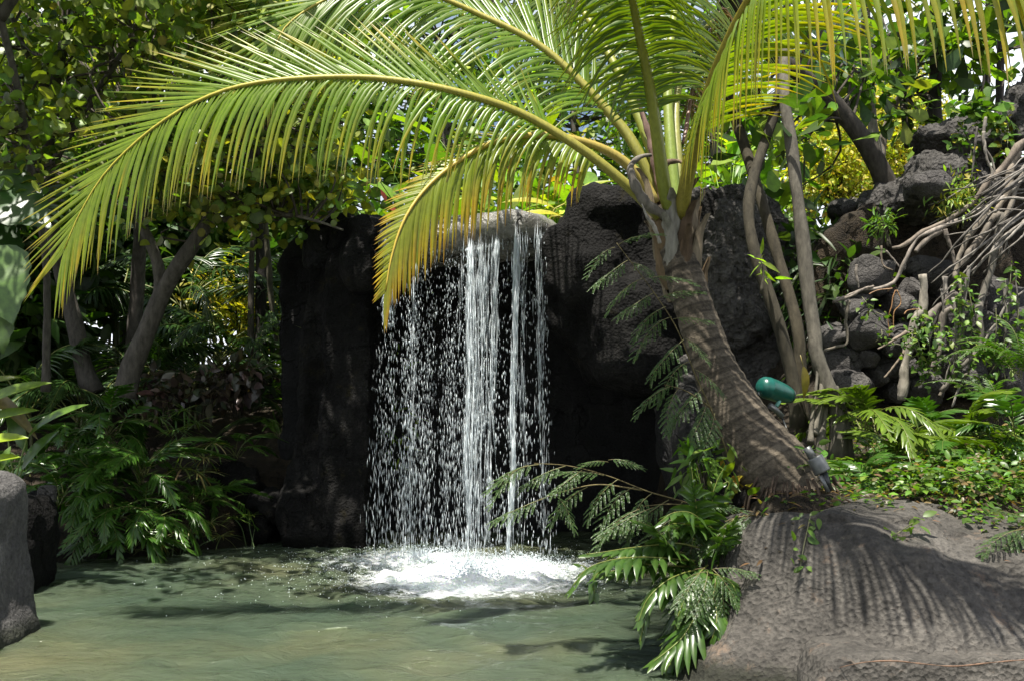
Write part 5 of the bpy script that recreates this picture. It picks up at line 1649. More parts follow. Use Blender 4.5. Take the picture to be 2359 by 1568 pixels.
tree('autograph_tree', 'thin dark stem standing between the slanting pale limb and the lava boulders', 'tree',
     [([C3(1045, 680, 11.6), C3(1020, 500, 11.6), C3(1003, 300, 11.6), C3(1010, 0, 11.4), C3(1020, -200, 11.2)], .036, .03)], box(2040, 2200, 230, 320, 10.8, 11.6, 9, 39), T_OBOV, .2, OBL, 9, (.15, .15, .12), 37, bark=(.05, .045, .04))
tree('autograph_tree', 'stout dark trunk directly above the upper lava boulder', 'tree',
     [([C3(1160, 580, 11.8), C3(1165, 400, 11.8), C3(1170, 250, 11.7), C3(1172, 0, 11.6), C3(1180, -240, 11.4)], .07, .065), ([C3(1150, 480, 11.8), C3(1060, 380, 11.9), C3(1000, 330, 12.0), C3(890, 190, 12.2)], .05, .04)],
     np.vstack([box(2110, 2280, 70, 200, 11.0, 12.0, 13, 40), box(1980, 2358, -300, -80, 9.6, 11.8, 12, 41)]), T_OBOV, .22, OBL, 10, (.19, .19, .15), 38, bark=(.035, .03, .027))
tree('slender_tree', 'left one of two dark straight stems against the bright sky at the upper right', 'tree', [([C3(1400, 560, 12.6), C3(1402, 300, 12.6), C3(1415, 60, 12.5), C3(1420, -200, 12.4)], .046, .042)],
     box(2200, 2340, 110, 230, 11.6, 13, 8, 42), T_OBOV, .2, OBL, 9, (.19, .19, .15), 39, bark=(.035, .03, .03))
tree('slender_tree', 'right one of two dark straight stems against the bright sky, nearer the frame edge', 'tree', [([C3(1462, 520, 12.4), C3(1464, 400, 12.4), C3(1470, 50, 12.3), C3(1480, -200, 12.2)], .046, .042)],
     box(2300, 2420, -20, 120, 10.6, 12.4, 9, 43), T_OBOV, .24, OB, 9, (.19, .19, .15), 40, bark=(.035, .03, .03))
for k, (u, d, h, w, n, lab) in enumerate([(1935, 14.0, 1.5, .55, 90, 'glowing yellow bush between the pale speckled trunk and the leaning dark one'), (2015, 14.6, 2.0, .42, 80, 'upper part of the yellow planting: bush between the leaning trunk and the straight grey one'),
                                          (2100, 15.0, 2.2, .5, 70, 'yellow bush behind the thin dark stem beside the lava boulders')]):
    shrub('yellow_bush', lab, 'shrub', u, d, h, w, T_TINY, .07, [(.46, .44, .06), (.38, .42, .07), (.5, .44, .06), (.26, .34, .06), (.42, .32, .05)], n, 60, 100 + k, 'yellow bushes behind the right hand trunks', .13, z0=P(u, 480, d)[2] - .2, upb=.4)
sp = thing('silver_fan_palm', 'silvery blue fan palm in the distance, between the grey trunk and the sky', 'palm', B(1990, 19))
spb = np.array(sp.location)
for k, (u, v, rot, sc) in enumerate(((1900, 210, -.9, 1.2), (1985, 230, .5, 1.3), (2040, 175, 1.0, 1.2), (1940, 150, -.2, 1.2), (1990, 320, .2, 1.1), (2060, 290, 1.3, 1.0))):
    n = 24
    a = np.linspace(-1.5, 1.5, n) + rot
    c0 = P(u, v, 19) - spb
    mb = MB()
    dx = np.stack([np.sin(a), 0 * a - .4, np.cos(a)], 1)
    mb.scatter(leaf_t([0, .3, .6, .85, 1], [.01, .03, .04, .025, .003], .2, .5), np.repeat(c0[None], n, 0), dx, np.array([[0, -1.0, .5]]), sc * (.85 + .15 * np.cos(a - rot)), jit([(.16, .21, .20), (.11, .16, .15)], n, .15))
    lf = mb.build('leaf', M_LEAF, sp)
    mb = MB()
    tube(mb, crom([(0, 0, 2.2), c0 * .7 + np.array([0, 0, .4]), c0], 8), .02, 6, (.15, .18, .15))
    mb.build('stalk', M_STALK, lf)
mb = MB()
tube(mb, [(0, 0, -.1), (0, 0, 2.3)], .18, 10, (.1, .09, .08))
mb.build('trunk', M_BARK, sp)
shrub('hanging_shrub', 'dark shrub filling the hollow between the speckled trunk and the lava boulders', 'shrub', 1930, 10.6, 1.0, .5, T_OVATE, .16, DARKG, 40, 14, 120, None, .14, z0=P(1930, 640, 10.6)[2] - .45)
shrub('hanging_shrub', 'dark shrub low in the hollow right behind the pale speckled trunk', 'shrub', 1900, 10.4, 1.0, .4, T_STRAP, .4, DARKG, 26, 12, 121, None, .12, z0=P(1900, 800, 10.4)[2] - .2, droop=.8)

# ------------------------------------------------------------------ roots, vines and ground cover on the right
C4 = lambda x, y, d=9.4: (1888 + x * .2938, 230 + y * .2938, d)
C5 = lambda x, y, d=9.3: (1888 + x * .2938, 599 + y * .2938, d)
rt = thing('root_tangle', 'tangle of pale banyan roots creeping down over the wall stones and the bank', 'roots', P(2360, 420, 9.7))
RB = np.array(rt.location)
ROOT = [([C4(1640, 330), C4(1540, 400), C4(1430, 520), C4(1340, 620), C4(1200, 800), C4(1000, 940), C4(800, 1045), C4(650, 1130), C4(560, 1155)], .034, .016, (.20, .165, .13)),
        ([C4(1100, 950), C4(920, 1015), C4(760, 1075), C4(700, 1180), C4(640, 1320), C4(580, 1425), C4(470, 1472), C4(330, 1495), C4(200, 1545)], .022, .012, (.26, .225, .19)),
        ([C4(940, 1030), C4(830, 1100), C4(740, 1200)], .026, .018, (.2, .17, .14)),
        ([C4(1420, 900), C4(1405, 1100), C4(1330, 1350), C4(1270, 1560), C5(1240, 420), C5(1262, 600), C5(1230, 700), C5(1060, 880), C5(950, 1030)], .036, .022, (.16, .145, .12)),
        ([C4(1330, 880), C4(1230, 1000), C4(1150, 1120), C4(1080, 1270), C4(1040, 1400)], .03, .02, (.22, .19, .15)),
        ([C4(1400, 890), C4(1290, 1020), C4(1180, 1180), C4(1100, 1310)], .034, .022, (.19, .165, .135)),
        ([C4(1640, 580), C4(1480, 720), C4(1300, 835), C4(1180, 905), C4(1000, 965)], .018, .012, (.32, .29, .25)),
        ([C5(812, 105), C5(822, 250), C5(800, 400), C5(745, 470), C5(712, 650), C5(672, 850), C5(640, 1100)], .04, .034, (.30, .27, .22)),
        ([C5(1070, 255), C5(980, 340), C5(870, 450), C5(800, 520)], .036, .03, (.19, .165, .14)),
        ([C5(1020, 380), C5(960, 430), C5(940, 650), C5(880, 860)], .034, .024, (.18, .155, .13)),
        ([C5(1620, 240), C5(1480, 350), C5(1330, 560), C5(1200, 790), C5(1030, 1140)], .013, .01, (.24, .22, .19)),
        ([C5(215, 320), C5(192, 500), C5(205, 640), C5(120, 665), C5(30, 715)], .016, .012, (.15, .13, .1)), ([C5(292, 40), C5(300, 215)], .014, .01, (.22, .19, .16)),
        ([C5(100, 345), C5(250, 285), C5(312, 240), C4(420, 1470)], .013, .011, (.2, .17, .14)), ([C5(740, 640), C5(620, 780), C5(500, 920)], .014, .01, (.2, .16, .12)),
        ([C5(690, 560), C5(560, 640), C5(440, 700)], .014, .008, (.24, .19, .15)), ([C5(1160, 900), C5(1020, 960), C5(940, 1050)], .02, .014, (.15, .13, .1)),
        ([C4(1300, 150), C4(1290, 330), C4(1340, 480), C4(1380, 640)], .014, .01, (.2, .18, .15)), ([C4(1230, 220), C4(1200, 420), C4(1190, 620)], .01, .008, (.1, .09, .08)),
        ([C4(1270, 240), C4(1310, 480), C4(1350, 600), C4(1330, 720)], .012, .01, (.28, .25, .21)),
        ([C5(590, 230), C5(540, 420), C5(550, 560), C5(540, 600)], .005, .004, (.30, .16, .07)), ([C5(600, 240), C5(630, 340), C5(570, 420), C5(560, 540)], .005, .004, (.32, .18, .08)),
        ([C5(660, 430), C5(690, 400), C5(780, 395)], .005, .004, (.32, .18, .09)), ([C5(570, 230), C5(440, 250), C5(380, 270)], .006, .004, (.32, .2, .12)),
        ([C4(980, 1010), C4(1010, 1150), C4(1040, 1300)], .02, .014, (.2, .17, .14)), ([C4(520, 1180), C4(600, 1270), C4(620, 1300)], .009, .006, (.22, .19, .16)), ([C4(490, 1140), C4(500, 1290), C4(570, 1340)], .01, .006, (.2, .16, .12)),
        ([C4(1560, 420), C4(1500, 560), C4(1490, 700), C4(1420, 840), C4(1380, 900)], .034, .024, (.26, .22, .17)), ([C4(1600, 560), C4(1530, 700), C4(1480, 860), C4(1430, 1000), C4(1400, 1250)], .028, .018, (.24, .21, .17))]
rr_ = np.random.default_rng(77)
for k in range(28):
    y0 = 430 + 560 * rr_.random()
    x0 = 1640
    ln = 300 + 560 * rr_.random()
    sl = .25 + .95 * rr_.random()
    dd = 9.1 + .45 * rr_.random()
    w = rr_.normal(size=4) * 34
    g = .06 + .19 * rr_.random()
    ROOT.append(([C4(x0, y0, dd), C4(x0 - ln * .33 + w[0], y0 + ln * sl * .30 + w[1], dd - .06), C4(x0 - ln * .66 + w[2], y0 + ln * sl * .68, dd - .04), C4(x0 - ln, y0 + ln * sl + w[3], dd + .1)],
                 .006 + .014 * rr_.random() ** 2, .005, (g * 1.1, g, g * .87)))
for k in range(14):
    x0 = 900 + 640 * rr_.random()
    y0 = 60 + 300 * rr_.random()
    dd = 9.0 + .4 * rr_.random()
    ln = 300 + 460 * rr_.random()
    g = .12 + .12 * rr_.random()
    ROOT.append(([C5(x0, y0, dd), C5(x0 - 40 + 60 * rr_.random(), y0 + ln * .5, dd), C5(x0 - 120 + 120 * rr_.random(), y0 + ln, dd + .08)], .006 + .014 * rr_.random() ** 2, .005, (g * 1.1, g, g * .87)))
for k, (pts, r0, r1, c) in enumerate(ROOT):
    mb = MB()
    p = crom(PL(pts), 30)
    p = p + .018 * np.stack([fbm(p * 5, 2, k), fbm(p * 5, 2, k + 50), fbm(p * 5, 2, k + 90)], 1)
    tube(mb, p - RB, np.linspace(r0, r1, 30), 7, np.array(c) * .8, rough=.38, seed=k)
    mb.build('root', M_BARK, rt)
for lab, pts, rd, c in (('pale bare stick lying across the roots, sunlit white', [C4(640, 1180, 9.15), C4(700, 1228, 9.1), C4(950, 1395, 9.0), C5(1075, 205, 9.05), C5(1320, 410, 9.2)], .014, (.42, .4, .37)),
                        ('short pale stick slanting down from the long white one', [C5(935, 150, 9.05), C5(880, 230, 9.05), C5(830, 340, 9.1)], .012, (.42, .4, .37))):
    p = PL(pts)
    mb = MB()
    tube(mb, p - p[0], np.linspace(rd, rd * .7, len(p)), 7, c, rough=.1)
    tag(mb.build('stick', M_BARK, None, True, p[0]), lab, 'stick')

VINE = [(.07, .14, .02), (.10, .19, .03), (.05, .10, .02), (.16, .24, .04)]


def vine(name, label, strands, seed, cols=VINE, size=.05, T=None, dens=60, group='vines over the roots', cat='vine'):
    """a trailing stem with small leaves along it"""
    r = np.random.default_rng(seed)
    base = P(*strands[0][0])
    t = thing(name, label, cat, base, group)
    sb, lb = MB(), MB()
    for st in strands:
        p = crom(PL(st), 40) - base
        tube(sb, p, .004, 5, (.09, .09, .04))
        L = np.linalg.norm(np.diff(p, axis=0), axis=1).sum()
        k = max(6, int(1.5 * dens * L))
        q = r.integers(0, 40, k)
        pos = p[q] + r.normal(size=(k, 3)) * .035
        lb.scatter(T or T_OVATE, pos, np.stack([r.normal(size=k), r.normal(size=k) - .5, -.3 + .5 * r.normal(size=k)], 1), np.array([[0, -.6, .8]]) + .5 * r.normal(size=(k, 3)), size * 1.25 * (.6 + .8 * r.random(k)), jit(cols, k, .25, r))
    sb.build('stem', M_STALK, t)
    lb.build('leaves', M_LEAF, t)


def hang(x0, y0, x1, y1, d=9.05):
    f = C5
    return [f(x0, y0, d), f((x0 + x1) / 2 + 25, (y0 + y1) / 2, d - .05), f(x1, y1, d)]


vine('vine', 'light green vine curtain left of the forked root, hanging down to the ferns', [hang(760, 380, 720, 700), hang(820, 420, 850, 900), hang(740, 520, 800, 980), hang(700, 600, 780, 860), hang(880, 480, 900, 960)], 1)
vine('vine', 'vine curtain between the forked root and the right hand stones', [hang(1100, 120, 1060, 420), hang(1080, 300, 1110, 760), hang(1160, 200, 1180, 640), hang(1000, 520, 1060, 960), hang(1240, 640, 1120, 960)], 2)
vine('vine', 'vine growth at the right edge above the sword ferns', [hang(1500, 40, 1420, 360), hang(1560, 300, 1480, 700), hang(1380, 380, 1330, 760), hang(1590, 500, 1500, 860), hang(1450, 620, 1320, 900)], 3)
vine('vine', 'small vine with bright leaves on the sunlit wall stones', [hang(330, 290, 380, 440), hang(440, 410, 500, 460), hang(560, 650, 700, 690), hang(480, 540, 440, 640)], 4, dens=50, size=.04)
vine('vine', 'leafy vine with yellowing leaves draped over the upper lava boulder', [[C4(1100, 180, 9.9), C4(1180, 350, 9.8), C4(1170, 520, 9.75), C4(1130, 690, 9.75)], [C4(1030, 280, 10.0), C4(1080, 350, 9.9), C4(1130, 330, 9.85)], [C4(1360, 150, 9.7), C4(1420, 320, 9.7), C4(1400, 440, 9.7)], [C4(1480, 180, 9.7), C4(1470, 380, 9.6)]], 5, VINE + [(.3, .26, .03)], .07)
vine('vine', 'vine along the top of the bank by the right edge boulder, against the sky', [[C4(1020, 60, 10), C4(1180, 20, 9.9), C4(1320, 60, 9.8), C4(1420, 30, 9.8)], [C4(1100, 120, 9.9), C4(1250, 110, 9.8), C4(1400, 160, 9.7)], [C4(1180, 60, 9.9), C4(1300, 140, 9.8), C4(1380, 200, 9.7)]], 6, VINE, .1, T_OBOV)
shrub('small_bush', 'bright yellow-green little bush on the roots under the large lava boulder', 'shrub', 2215, 9.5, .32, .17, T_LANCE, .07, [(.2, .28, .05), (.3, .3, .05), (.15, .24, .06)], 24, 20, 130, None, .06, z0=P(2205, 505, 9.5)[2])
shrub('small_bush', 'feathery seedling growing on the earth in front of the hollow, left of the roots', 'shrub', 2045, 9.6, .25, .1, T_LANCE, .07, VINE, 12, 14, 131, None, .05, z0=P(2040, 545, 9.6)[2])

r = np.random.default_rng(88)                              # ground cover of the right bank
mb = MB()
n = 22000
uu_ = 1700 + 1350 * r.random(n)
dd_ = 6.72 + 2.2 * r.random(n)
xx = (uu_ - 1179) / F * dd_
zz = ground(xx, dd_)
low = np.interp(dd_, [6.72, 7.0], [.1, 1.0])
keep = (r.random(n) < (0.25 + .75 * sstep(1950, 2150, uu_)) * low) & (fbm(np.stack([xx, dd_, 0 * xx], 1) * 3, 2, 9) > -.45)
pos = np.stack([xx, dd_, zz + .01 + .20 * r.random(n) ** 1.5 * sstep(1850, 2150, uu_) + .02], 1)[keep]
k = len(pos)
mb.scatter(T_OVATE, pos, np.stack([r.normal(size=k), r.normal(size=k), .25 * r.normal(size=k)], 1), np.array([[0, -.3, 1.0]]) + .45 * r.normal(size=(k, 3)), .035 + .04 * r.random(k), jit([(.07, .15, .02), (.09, .18, .022), (.12, .19, .03), (.05, .11, .02), (.08, .16, .02), (.15, .11, .05)], k, .25, r))
n = 4200                                                   # creeping out over the back of the boulder
fi, fj = r.integers(30, 298, n), (12 + 62 * r.random(n) ** 1.5).astype(int)
kp = (fbm(fine[fi, fj] * 3.2, 3, 12) > -.2 + .012 * (fj - 40)) & (r.random(n) < .35 + .65 * sstep(60, 140, fi))
pos = (fine[fi, fj] + np.stack([0 * fi, 0 * fi, .01 + .06 * r.random(n)], 1))[kp]
k = len(pos)
mb.scatter(T_OVATE, pos, np.stack([r.normal(size=k), r.normal(size=k), .25 * r.normal(size=k)], 1), np.array([[0, -.3, 1.0]]) + .45 * r.normal(size=(k, 3)), .03 + .035 * r.random(k), jit([(.07, .15, .02), (.09, .18, .022), (.12, .19, .03), (.05, .11, .02), (.15, .11, .05)], k, .25, r))
tag(mb.build('ground_cover', M_LEAF), 'low leafy ground cover on top of the right bank', 'ground cover', kind='stuff')
mb = MB()                                                  # fallen leaves
n = 500
uu_ = 1640 + 760 * r.random(n)
dd_ = 6.85 + 1.3 * r.random(n)
xx = (uu_ - 1179) / F * dd_
pos = np.stack([xx, dd_, ground(xx, dd_) + .02], 1)
mb.scatter(T_LANCE, pos, r.normal(size=(n, 3)) * np.array([1, 1, .1]), np.array([[0, 0, 1.0]]) + .3 * r.normal(size=(n, 3)), .05 + .07 * r.random(n), jit([(.16, .10, .055), (.22, .16, .09), (.10, .06, .035)], n, .2, r))
n = 90                                                     # some have blown onto the huge boulder
ii_, jj_ = r.integers(6, 285, n), (40 + 75 * r.random(n) ** 2).astype(int)
mb.scatter(T_LANCE, fine[ii_, jj_] + np.array([0, -.004, .012]), r.normal(size=(n, 3)) * np.array([1, .6, .1]), np.array([[0, -.3, 1.0]]) + .25 * r.normal(size=(n, 3)), .03 + .06 * r.random(n), jit([(.16, .10, .055), (.22, .16, .09), (.10, .06, .035)], n, .2, r))
tag(mb.build('fallen_leaves', M_LEAF), 'brown fallen leaves on the soil of the right bank', 'leaf litter', kind='stuff')
vine('creeper', 'small trailing creeper on the face of the huge boulder, left of its striped part', [[(1866, 1188, 6.5), (1858, 1225, 6.42), (1850, 1262, 6.38), (1842, 1310, 6.3)]], 11, [(.08, .15, .025)], .05, dens=36, group='creepers on the boulder')
vine('creeper', 'tiny creeper with a bright sunlit leaf near the top of the huge boulder', [[(2115, 1195, 6.3), (2085, 1215, 6.25), (2055, 1235, 6.2)]], 12, [(.1, .17, .03)], .06, dens=30, group='creepers on the boulder')
tag_leaf = thing('yellow_leaf', 'single yellow leaf hanging between the crossing and speckled trunks', 'leaf', P(1850, 880, 8.0))
mb = MB()
mb.scatter(T_OVATE, [(0, 0, .12)], [(.12, -.1, -1)], [(.5, -1, .1)], np.array([[.24, .16, .24]]), [(.15, .12, .012)])
lf = mb.build('blade', M_LEAF, tag_leaf)
mb = MB()
tube(mb, [(-.02, 0, .2), (0, 0, .12)], .003, 5, (.2, .16, .04))
mb.build('stalk', M_STALK, tag_leaf)
shrub('small_plant', 'little plant with glowing leaves sprouting in front of the crossing trunks', 'plant', 1768, 8.1, .18, .1, T_LANCE, .14, [(.22, .34, .03)], 4, 3, 140, None, .03, z0=P(1768, 645, 8.1)[2])
shrub('yellow_plant', 'low plant with yellowing leaves between the spilling fern and the palm base', 'plant', 1690, 7.3, .2, .16, T_OVATE, .12, [(.26, .22, .02), (.12, .16, .02), (.3, .2, .02)], 10, 5, 141, None, .05, z0=P(1690, 1165, 7.3)[2])
shrub('small_plant', 'small leafy plant growing against the foot of the palm trunk, by the lamp', 'plant', 1868, 7.15, .25, .1, T_OVATE, .07, [(.07, .14, .02)], 8, 6, 142, None, .05, z0=P(1868, 1130, 7.15)[2])
shrub('small_plant', 'leafy plant climbing between the spilling fern and the mossy rock', 'plant', 1620, 7.3, .38, .14, T_LANCE, .12, [(.07, .14, .02), (.1, .17, .03)], 16, 8, 143, None, .05, z0=P(1620, 1160, 7.3)[2])

# ------------------------------------------------------------------ mimosa sprays: twice-feathered leaves
def mimosa_leaf(seed, L=.27, pairs=7, pl=.095, droop=.35):
    r = np.random.default_rng(seed)
    mb = MB()
    t = np.linspace(0, 1, 10)
    c = np.stack([L * t, .02 * np.sin(3 * t + seed), -droop * L * t ** 2], 1)
    st = MB()
    tube(st, c, np.linspace(.0028, .0012, 10), 5, (.12, .11, .04))
    for k in range(pairs + 1):
        f = .18 + .82 * k / pairs
        p = np.array([np.interp(f, t, c[:, i]) for i in range(3)])
        for sd in (-1, 1):
            a = math.radians(62 - 34 * f)
            d = unit(np.array([math.cos(a), sd * math.sin(a), -.2 - .25 * r.random()]))
            ll = pl * (1 - .35 * abs(f - .5) * 2) * (.85 + .3 * r.random())
            m = 15
            s = np.linspace(.08, 1, m)
            q = p + d * (s * ll)[:, None] + np.array([0, 0, -.25]) * (s ** 2 * ll)[:, None]
            side = unit(np.cross(d, [0, 0, 1.0]))
            for s2 in (-1, 1):
                dx = np.repeat((d * .75 + side * s2 * .9)[None], m, 0) + .12 * r.normal(size=(m, 3))
                mb.scatter(T_TINY, q, dx, np.array([[0, 0, 1.0]]) + .2 * r.normal(size=(m, 3)), np.stack([.017 * np.sqrt(1.05 - s * .8), .013 + 0 * s, .015 + 0 * s], 1), jit([(.055, .10, .035), (.07, .12, .04)], m, .12, r))
    return mb.data('leaf', M_LEAF), st.data('stalk', M_STALK)


ML = [mimosa_leaf(k, droop=.25 + .12 * k) for k in range(4)]


def mimosa(label, stems, leaves, seed):
    """stems: polylines; leaves: (u, v, d, azimuth in the picture plane in degrees, size)"""
    base = P(*stems[0][0])
    t = thing('mimosa_shrub', label, 'mimosa', base, 'mimosa sprays')
    mb = MB()
    for st in stems:
        p = crom(PL(st), 24) - base
        tube(mb, p, np.linspace(.006, .0025, 24), 6, (.11, .09, .04))
    mb.build('stem', M_BARK, t)
    r = np.random.default_rng(seed)
    for k, (u, v, d, az, s) in enumerate(leaves):
        me, sk = ML[(k + seed) % 4]
        o = link('leaf', me, t, P(u, v, d) - base)
        a = math.radians(az)
        dirv = Vector((math.cos(a), -.35 + .25 * r.normal(), math.sin(a))).normalized()
        z = Vector((0, -.35, 1.0))
        y = z.cross(dirv).normalized()
        z = dirv.cross(y)
        o.rotation_mode = 'QUATERNION'
        o.rotation_quaternion = Matrix((dirv, y, z)).transposed().to_quaternion()
        o.scale = (s, s, s)
        link('stalk', sk, o)


mimosa('mimosa spray reaching left over the pool in front of the dark cave', [[(1640, 1175, 7.0), (1560, 1150, 7.0), (1490, 1130, 6.95), (1400, 1095, 6.9), (1310, 1072, 6.85), (1230, 1066, 6.8)], [(1480, 1128, 6.95), (1380, 1115, 6.85), (1300, 1130, 6.8), (1240, 1150, 6.78)],
        [(1600, 1165, 7.0), (1540, 1160, 6.9), (1480, 1165, 6.85)]],
       [(1300, 1070, 6.85, 190, 1.0), (1240, 1066, 6.8, 185, 1.1), (1215, 1070, 6.78, 200, 1.0), (1340, 1082, 6.87, 200, .9), (1390, 1092, 6.9, 160, .9), (1420, 1100, 6.9, 215, 1.0), (1460, 1120, 6.93, 205, 1.1), (1250, 1148, 6.78, 190, 1.1),
        (1275, 1140, 6.8, 320, .8), (1350, 1118, 6.85, 205, 1.0), (1500, 1135, 6.95, 220, 1.1), (1540, 1150, 6.97, 200, 1.2), (1500, 1165, 6.87, 190, 1.2), (1470, 1168, 6.85, 200, 1.1), (1570, 1155, 6.98, 230, 1.1), (1590, 1150, 7.0, 300, 1.0), (1400, 1060, 6.9, 10, .7),
        (1400, 1062, 6.9, 165, .6), (1560, 1190, 6.9, 200, 1.2), (1600, 1190, 6.9, 250, 1.1), (1620, 1170, 6.95, 20, .8)], 1)
mimosa('tall mimosa spray climbing the left side of the palm trunk', [[(1680, 1060, 7.3), (1645, 960, 7.3), (1600, 860, 7.25), (1560, 760, 7.2), (1510, 680, 7.15), (1450, 600, 7.1), (1420, 560, 7.1)], [(1640, 940, 7.3), (1580, 900, 7.2), (1530, 885, 7.15)]],
       [(1425, 565, 7.1, 40, .85), (1415, 570, 7.1, 200, .8), (1445, 600, 7.1, 205, 1.0), (1450, 605, 7.1, 345, .75), (1480, 640, 7.12, 200, 1.0), (1500, 640, 7.12, 20, .9), (1505, 675, 7.15, 200, 1.0), (1515, 690, 7.15, 30, .9), (1530, 705, 7.15, 205, .9),
        (1545, 730, 7.2, 200, 1.1), (1550, 735, 7.2, 10, .8), (1570, 780, 7.2, 215, 1.1), (1575, 780, 7.2, 340, .7), (1590, 830, 7.25, 205, 1.1), (1600, 850, 7.25, 330, .8), (1615, 890, 7.27, 215, 1.1), (1540, 888, 7.15, 200, .9), (1560, 895, 7.2, 240, .9), (1630, 920, 7.3, 235, 1.1),
        (1640, 950, 7.3, 250, 1.0), (1650, 980, 7.3, 215, .9)], 2)
mimosa('blue-green mimosa tuft lying against the left flank of the huge boulder', [[(1640, 1380, 6.75), (1640, 1340, 6.6), (1625, 1310, 6.5), (1600, 1310, 6.45)]],
       [(1630, 1315, 6.5, 190, 1.0), (1630, 1315, 6.5, 230, 1.0), (1640, 1330, 6.5, 260, 1.1), (1645, 1330, 6.5, 300, 1.0), (1640, 1310, 6.5, 330, 1.0), (1640, 1310, 6.5, 10, .8), (1610, 1312, 6.45, 215, .9), (1640, 1360, 6.5, 220, 1.0)], 3)
mimosa('mimosa leaf pair resting on the shoulder of the huge boulder, below the palm base', [[(1740, 1185, 6.9), (1700, 1190, 6.75), (1670, 1200, 6.7)]], [(1735, 1178, 6.85, 200, 1.2), (1710, 1182, 6.8, 205, 1.2), (1690, 1190, 6.75, 215, 1.0), (1745, 1175, 6.85, 340, .8)], 4)
mimosa('mimosa twig hanging in from the right edge above the huge boulder', [[(2420, 1180, 6.4), (2370, 1205, 6.35), (2340, 1220, 6.3)]], [(2370, 1205, 6.35, 200, 1.0), (2350, 1215, 6.3, 180, 1.0), (2350, 1215, 6.3, 230, .9), (2380, 1200, 6.35, 150, .9)], 5)

# ------------------------------------------------------------------ garden lamps
def lathe(mb, prof, a, b, seg=20, col=(1, 1, 1)):
    """prof: (s along a-b, radius)"""
    a, b = np.asarray(a, float), np.asarray(b, float)
    pr = np.asarray(prof, float)
    pts = a[None] + (b - a)[None] * pr[:, :1]
    T = unit(b - a)
    n = unit(np.cross(T, [0.3, 1, 0.2]))
    w = np.cross(T, n)
    th = np.linspace(0, 6.2832, seg, endpoint=False)
    v = (pts[:, None] + pr[:, 1][:, None, None] * (n * np.cos(th)[:, None] + w * np.sin(th)[:, None])[None]).reshape(-1, 3)
    m = len(pr)
    i, j = np.meshgrid(np.arange(m - 1), np.arange(seg), indexing='ij')
    q = np.stack([i * seg + j, i * seg + (j + 1) % seg, (i + 1) * seg + (j + 1) % seg, (i + 1) * seg + j], -1).reshape(-1)
    mb.add(v, np.concatenate([q, np.arange(seg)[::-1], (m - 1) * seg + np.arange(seg)]), np.concatenate([np.full((m - 1) * seg, 4), [seg, seg]]), col)


def mat_metal(name, c, rough, metal=0.0):
    m, nt, b, out = newmat(name)
    nz = nd(nt, 'ShaderNodeTexNoise', Scale=30.0, Detail=5.0)
    tc = nd(nt, 'ShaderNodeTexCoord')
    nt.links.new(tc.outputs['Object'], nz.inputs['Vector'])
    nt.links.new(ramp(nt, nz.outputs['Fac'], [(.3, tuple(x * .75 for x in c)), (.7, tuple(min(1, x * 1.15) for x in c))]), b.inputs['Base Color'])
    b.inputs['Roughness'].default_value = rough
    b.inputs['Metallic'].default_value = metal
    return m


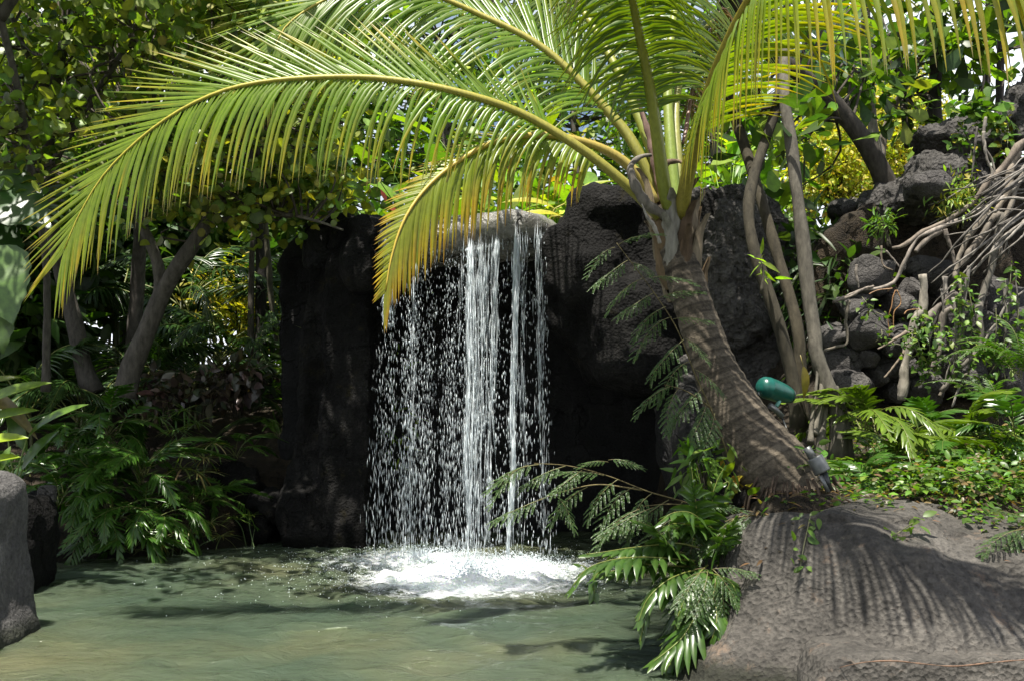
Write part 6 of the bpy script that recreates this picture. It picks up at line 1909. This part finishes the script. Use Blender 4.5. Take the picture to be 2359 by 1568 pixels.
M_TEAL = mat_metal('teal_enamel', (.006, .075, .058), .3)
M_STEEL = mat_metal('weathered_grey_metal', (.15, .155, .15), .42, .5)
M_BLACK = mat_metal('black_pipe_plastic', (.015, .018, .018), .4)
C7 = lambda x, y, d: P(1704 + x * .2056, 829 + y * .2056, d)
lb_ = C7(420, 520, 7.75)
lamp = thing('garden_spotlight', 'teal enamelled bullet spotlight on a bracket beside the palm trunk', 'lamp', lb_)
mb = MB()
a, b = C7(235, 285, 7.72) - lb_, C7(565, 400, 7.85) - lb_
lathe(mb, [(-.07, .01), (-.05, .035), (0, .058), (.07, .072), (.2, .078), (.22, .0795), (.24, .078), (.5, .077), (.75, .070), (.92, .058), (1.0, .05)], a, b)
mb.build('housing', M_TEAL, lamp)
mb = MB()
lathe(mb, [(1.0, .05), (1.03, .05), (1.035, .045)], a, b)
mb.build('lens_rim', M_BLACK, lamp)
mb = MB()
tube(mb, crom([C7(450, 430, 7.78) - lb_, C7(435, 470, 7.76) - lb_, C7(405, 515, 7.75) - lb_], 8), .014, 8)
mb.build('swivel', mat_metal('pale_teal_metal', (.12, .32, .26), .4), lamp)
mb = MB()
tube(mb, crom([C7(470, 640, 7.76) - lb_, C7(520, 760, 7.72) - lb_, C7(560, 900, 7.6) - lb_, C7(600, 1010, 7.45) - lb_], 16), .007, 6)
mb.build('cable', M_BLACK, lamp)
mb = MB()
tube(mb, [C7(330, 500, 7.72) - lb_, C7(395, 550, 7.74) - lb_, C7(470, 630, 7.76) - lb_], .022, 8)
mb.build('bracket', M_STEEL, lamp)
lb_ = C7(1010, 1450, 6.95)
lamp = thing('bullet_lamp', 'grey metal bullet lamp on a black pipe stake, leaning by the palm base', 'lamp', lb_)
mb = MB()
lathe(mb, [(0, .022), (.02, .026), (1, .028)], C7(745, 975, 6.98) - lb_, C7(815, 1090, 6.97) - lb_)
mb.build('neck', M_STEEL, lamp)
mb = MB()
lathe(mb, [(0, .044), (.03, .05), (.1, .052), (.92, .054), (1, .05)], C7(835, 1085, 6.97) - lb_, C7(930, 1260, 6.95) - lb_)
mb.build('housing', M_STEEL, lamp)
mb = MB()
tube(mb, [C7(930, 1250, 6.95) - lb_, C7(1000, 1460, 6.95) - lb_], .026, 10)
mb.build('stake', M_BLACK, lamp)
mb = MB()
tube(mb, [C7(900, 1290, 6.93) - lb_, C7(990, 1470, 6.92) - lb_], .013, 8)
mb.build('conduit', M_STEEL, lamp)
cb = MB()
p = PL([(1871, 900, 7.6), (1866, 950, 7.5), (1864, 1000, 7.35), (1880, 1040, 7.25), (1900, 1080, 7.15)])
tube(cb, crom(p, 24) - p[-1], .012, 7, (.2, .18, .15))
tag(cb.build('cable', M_BARK, None, True, p[-1]), 'grey cable running down from the buttress roots to the bullet lamp', 'cable')
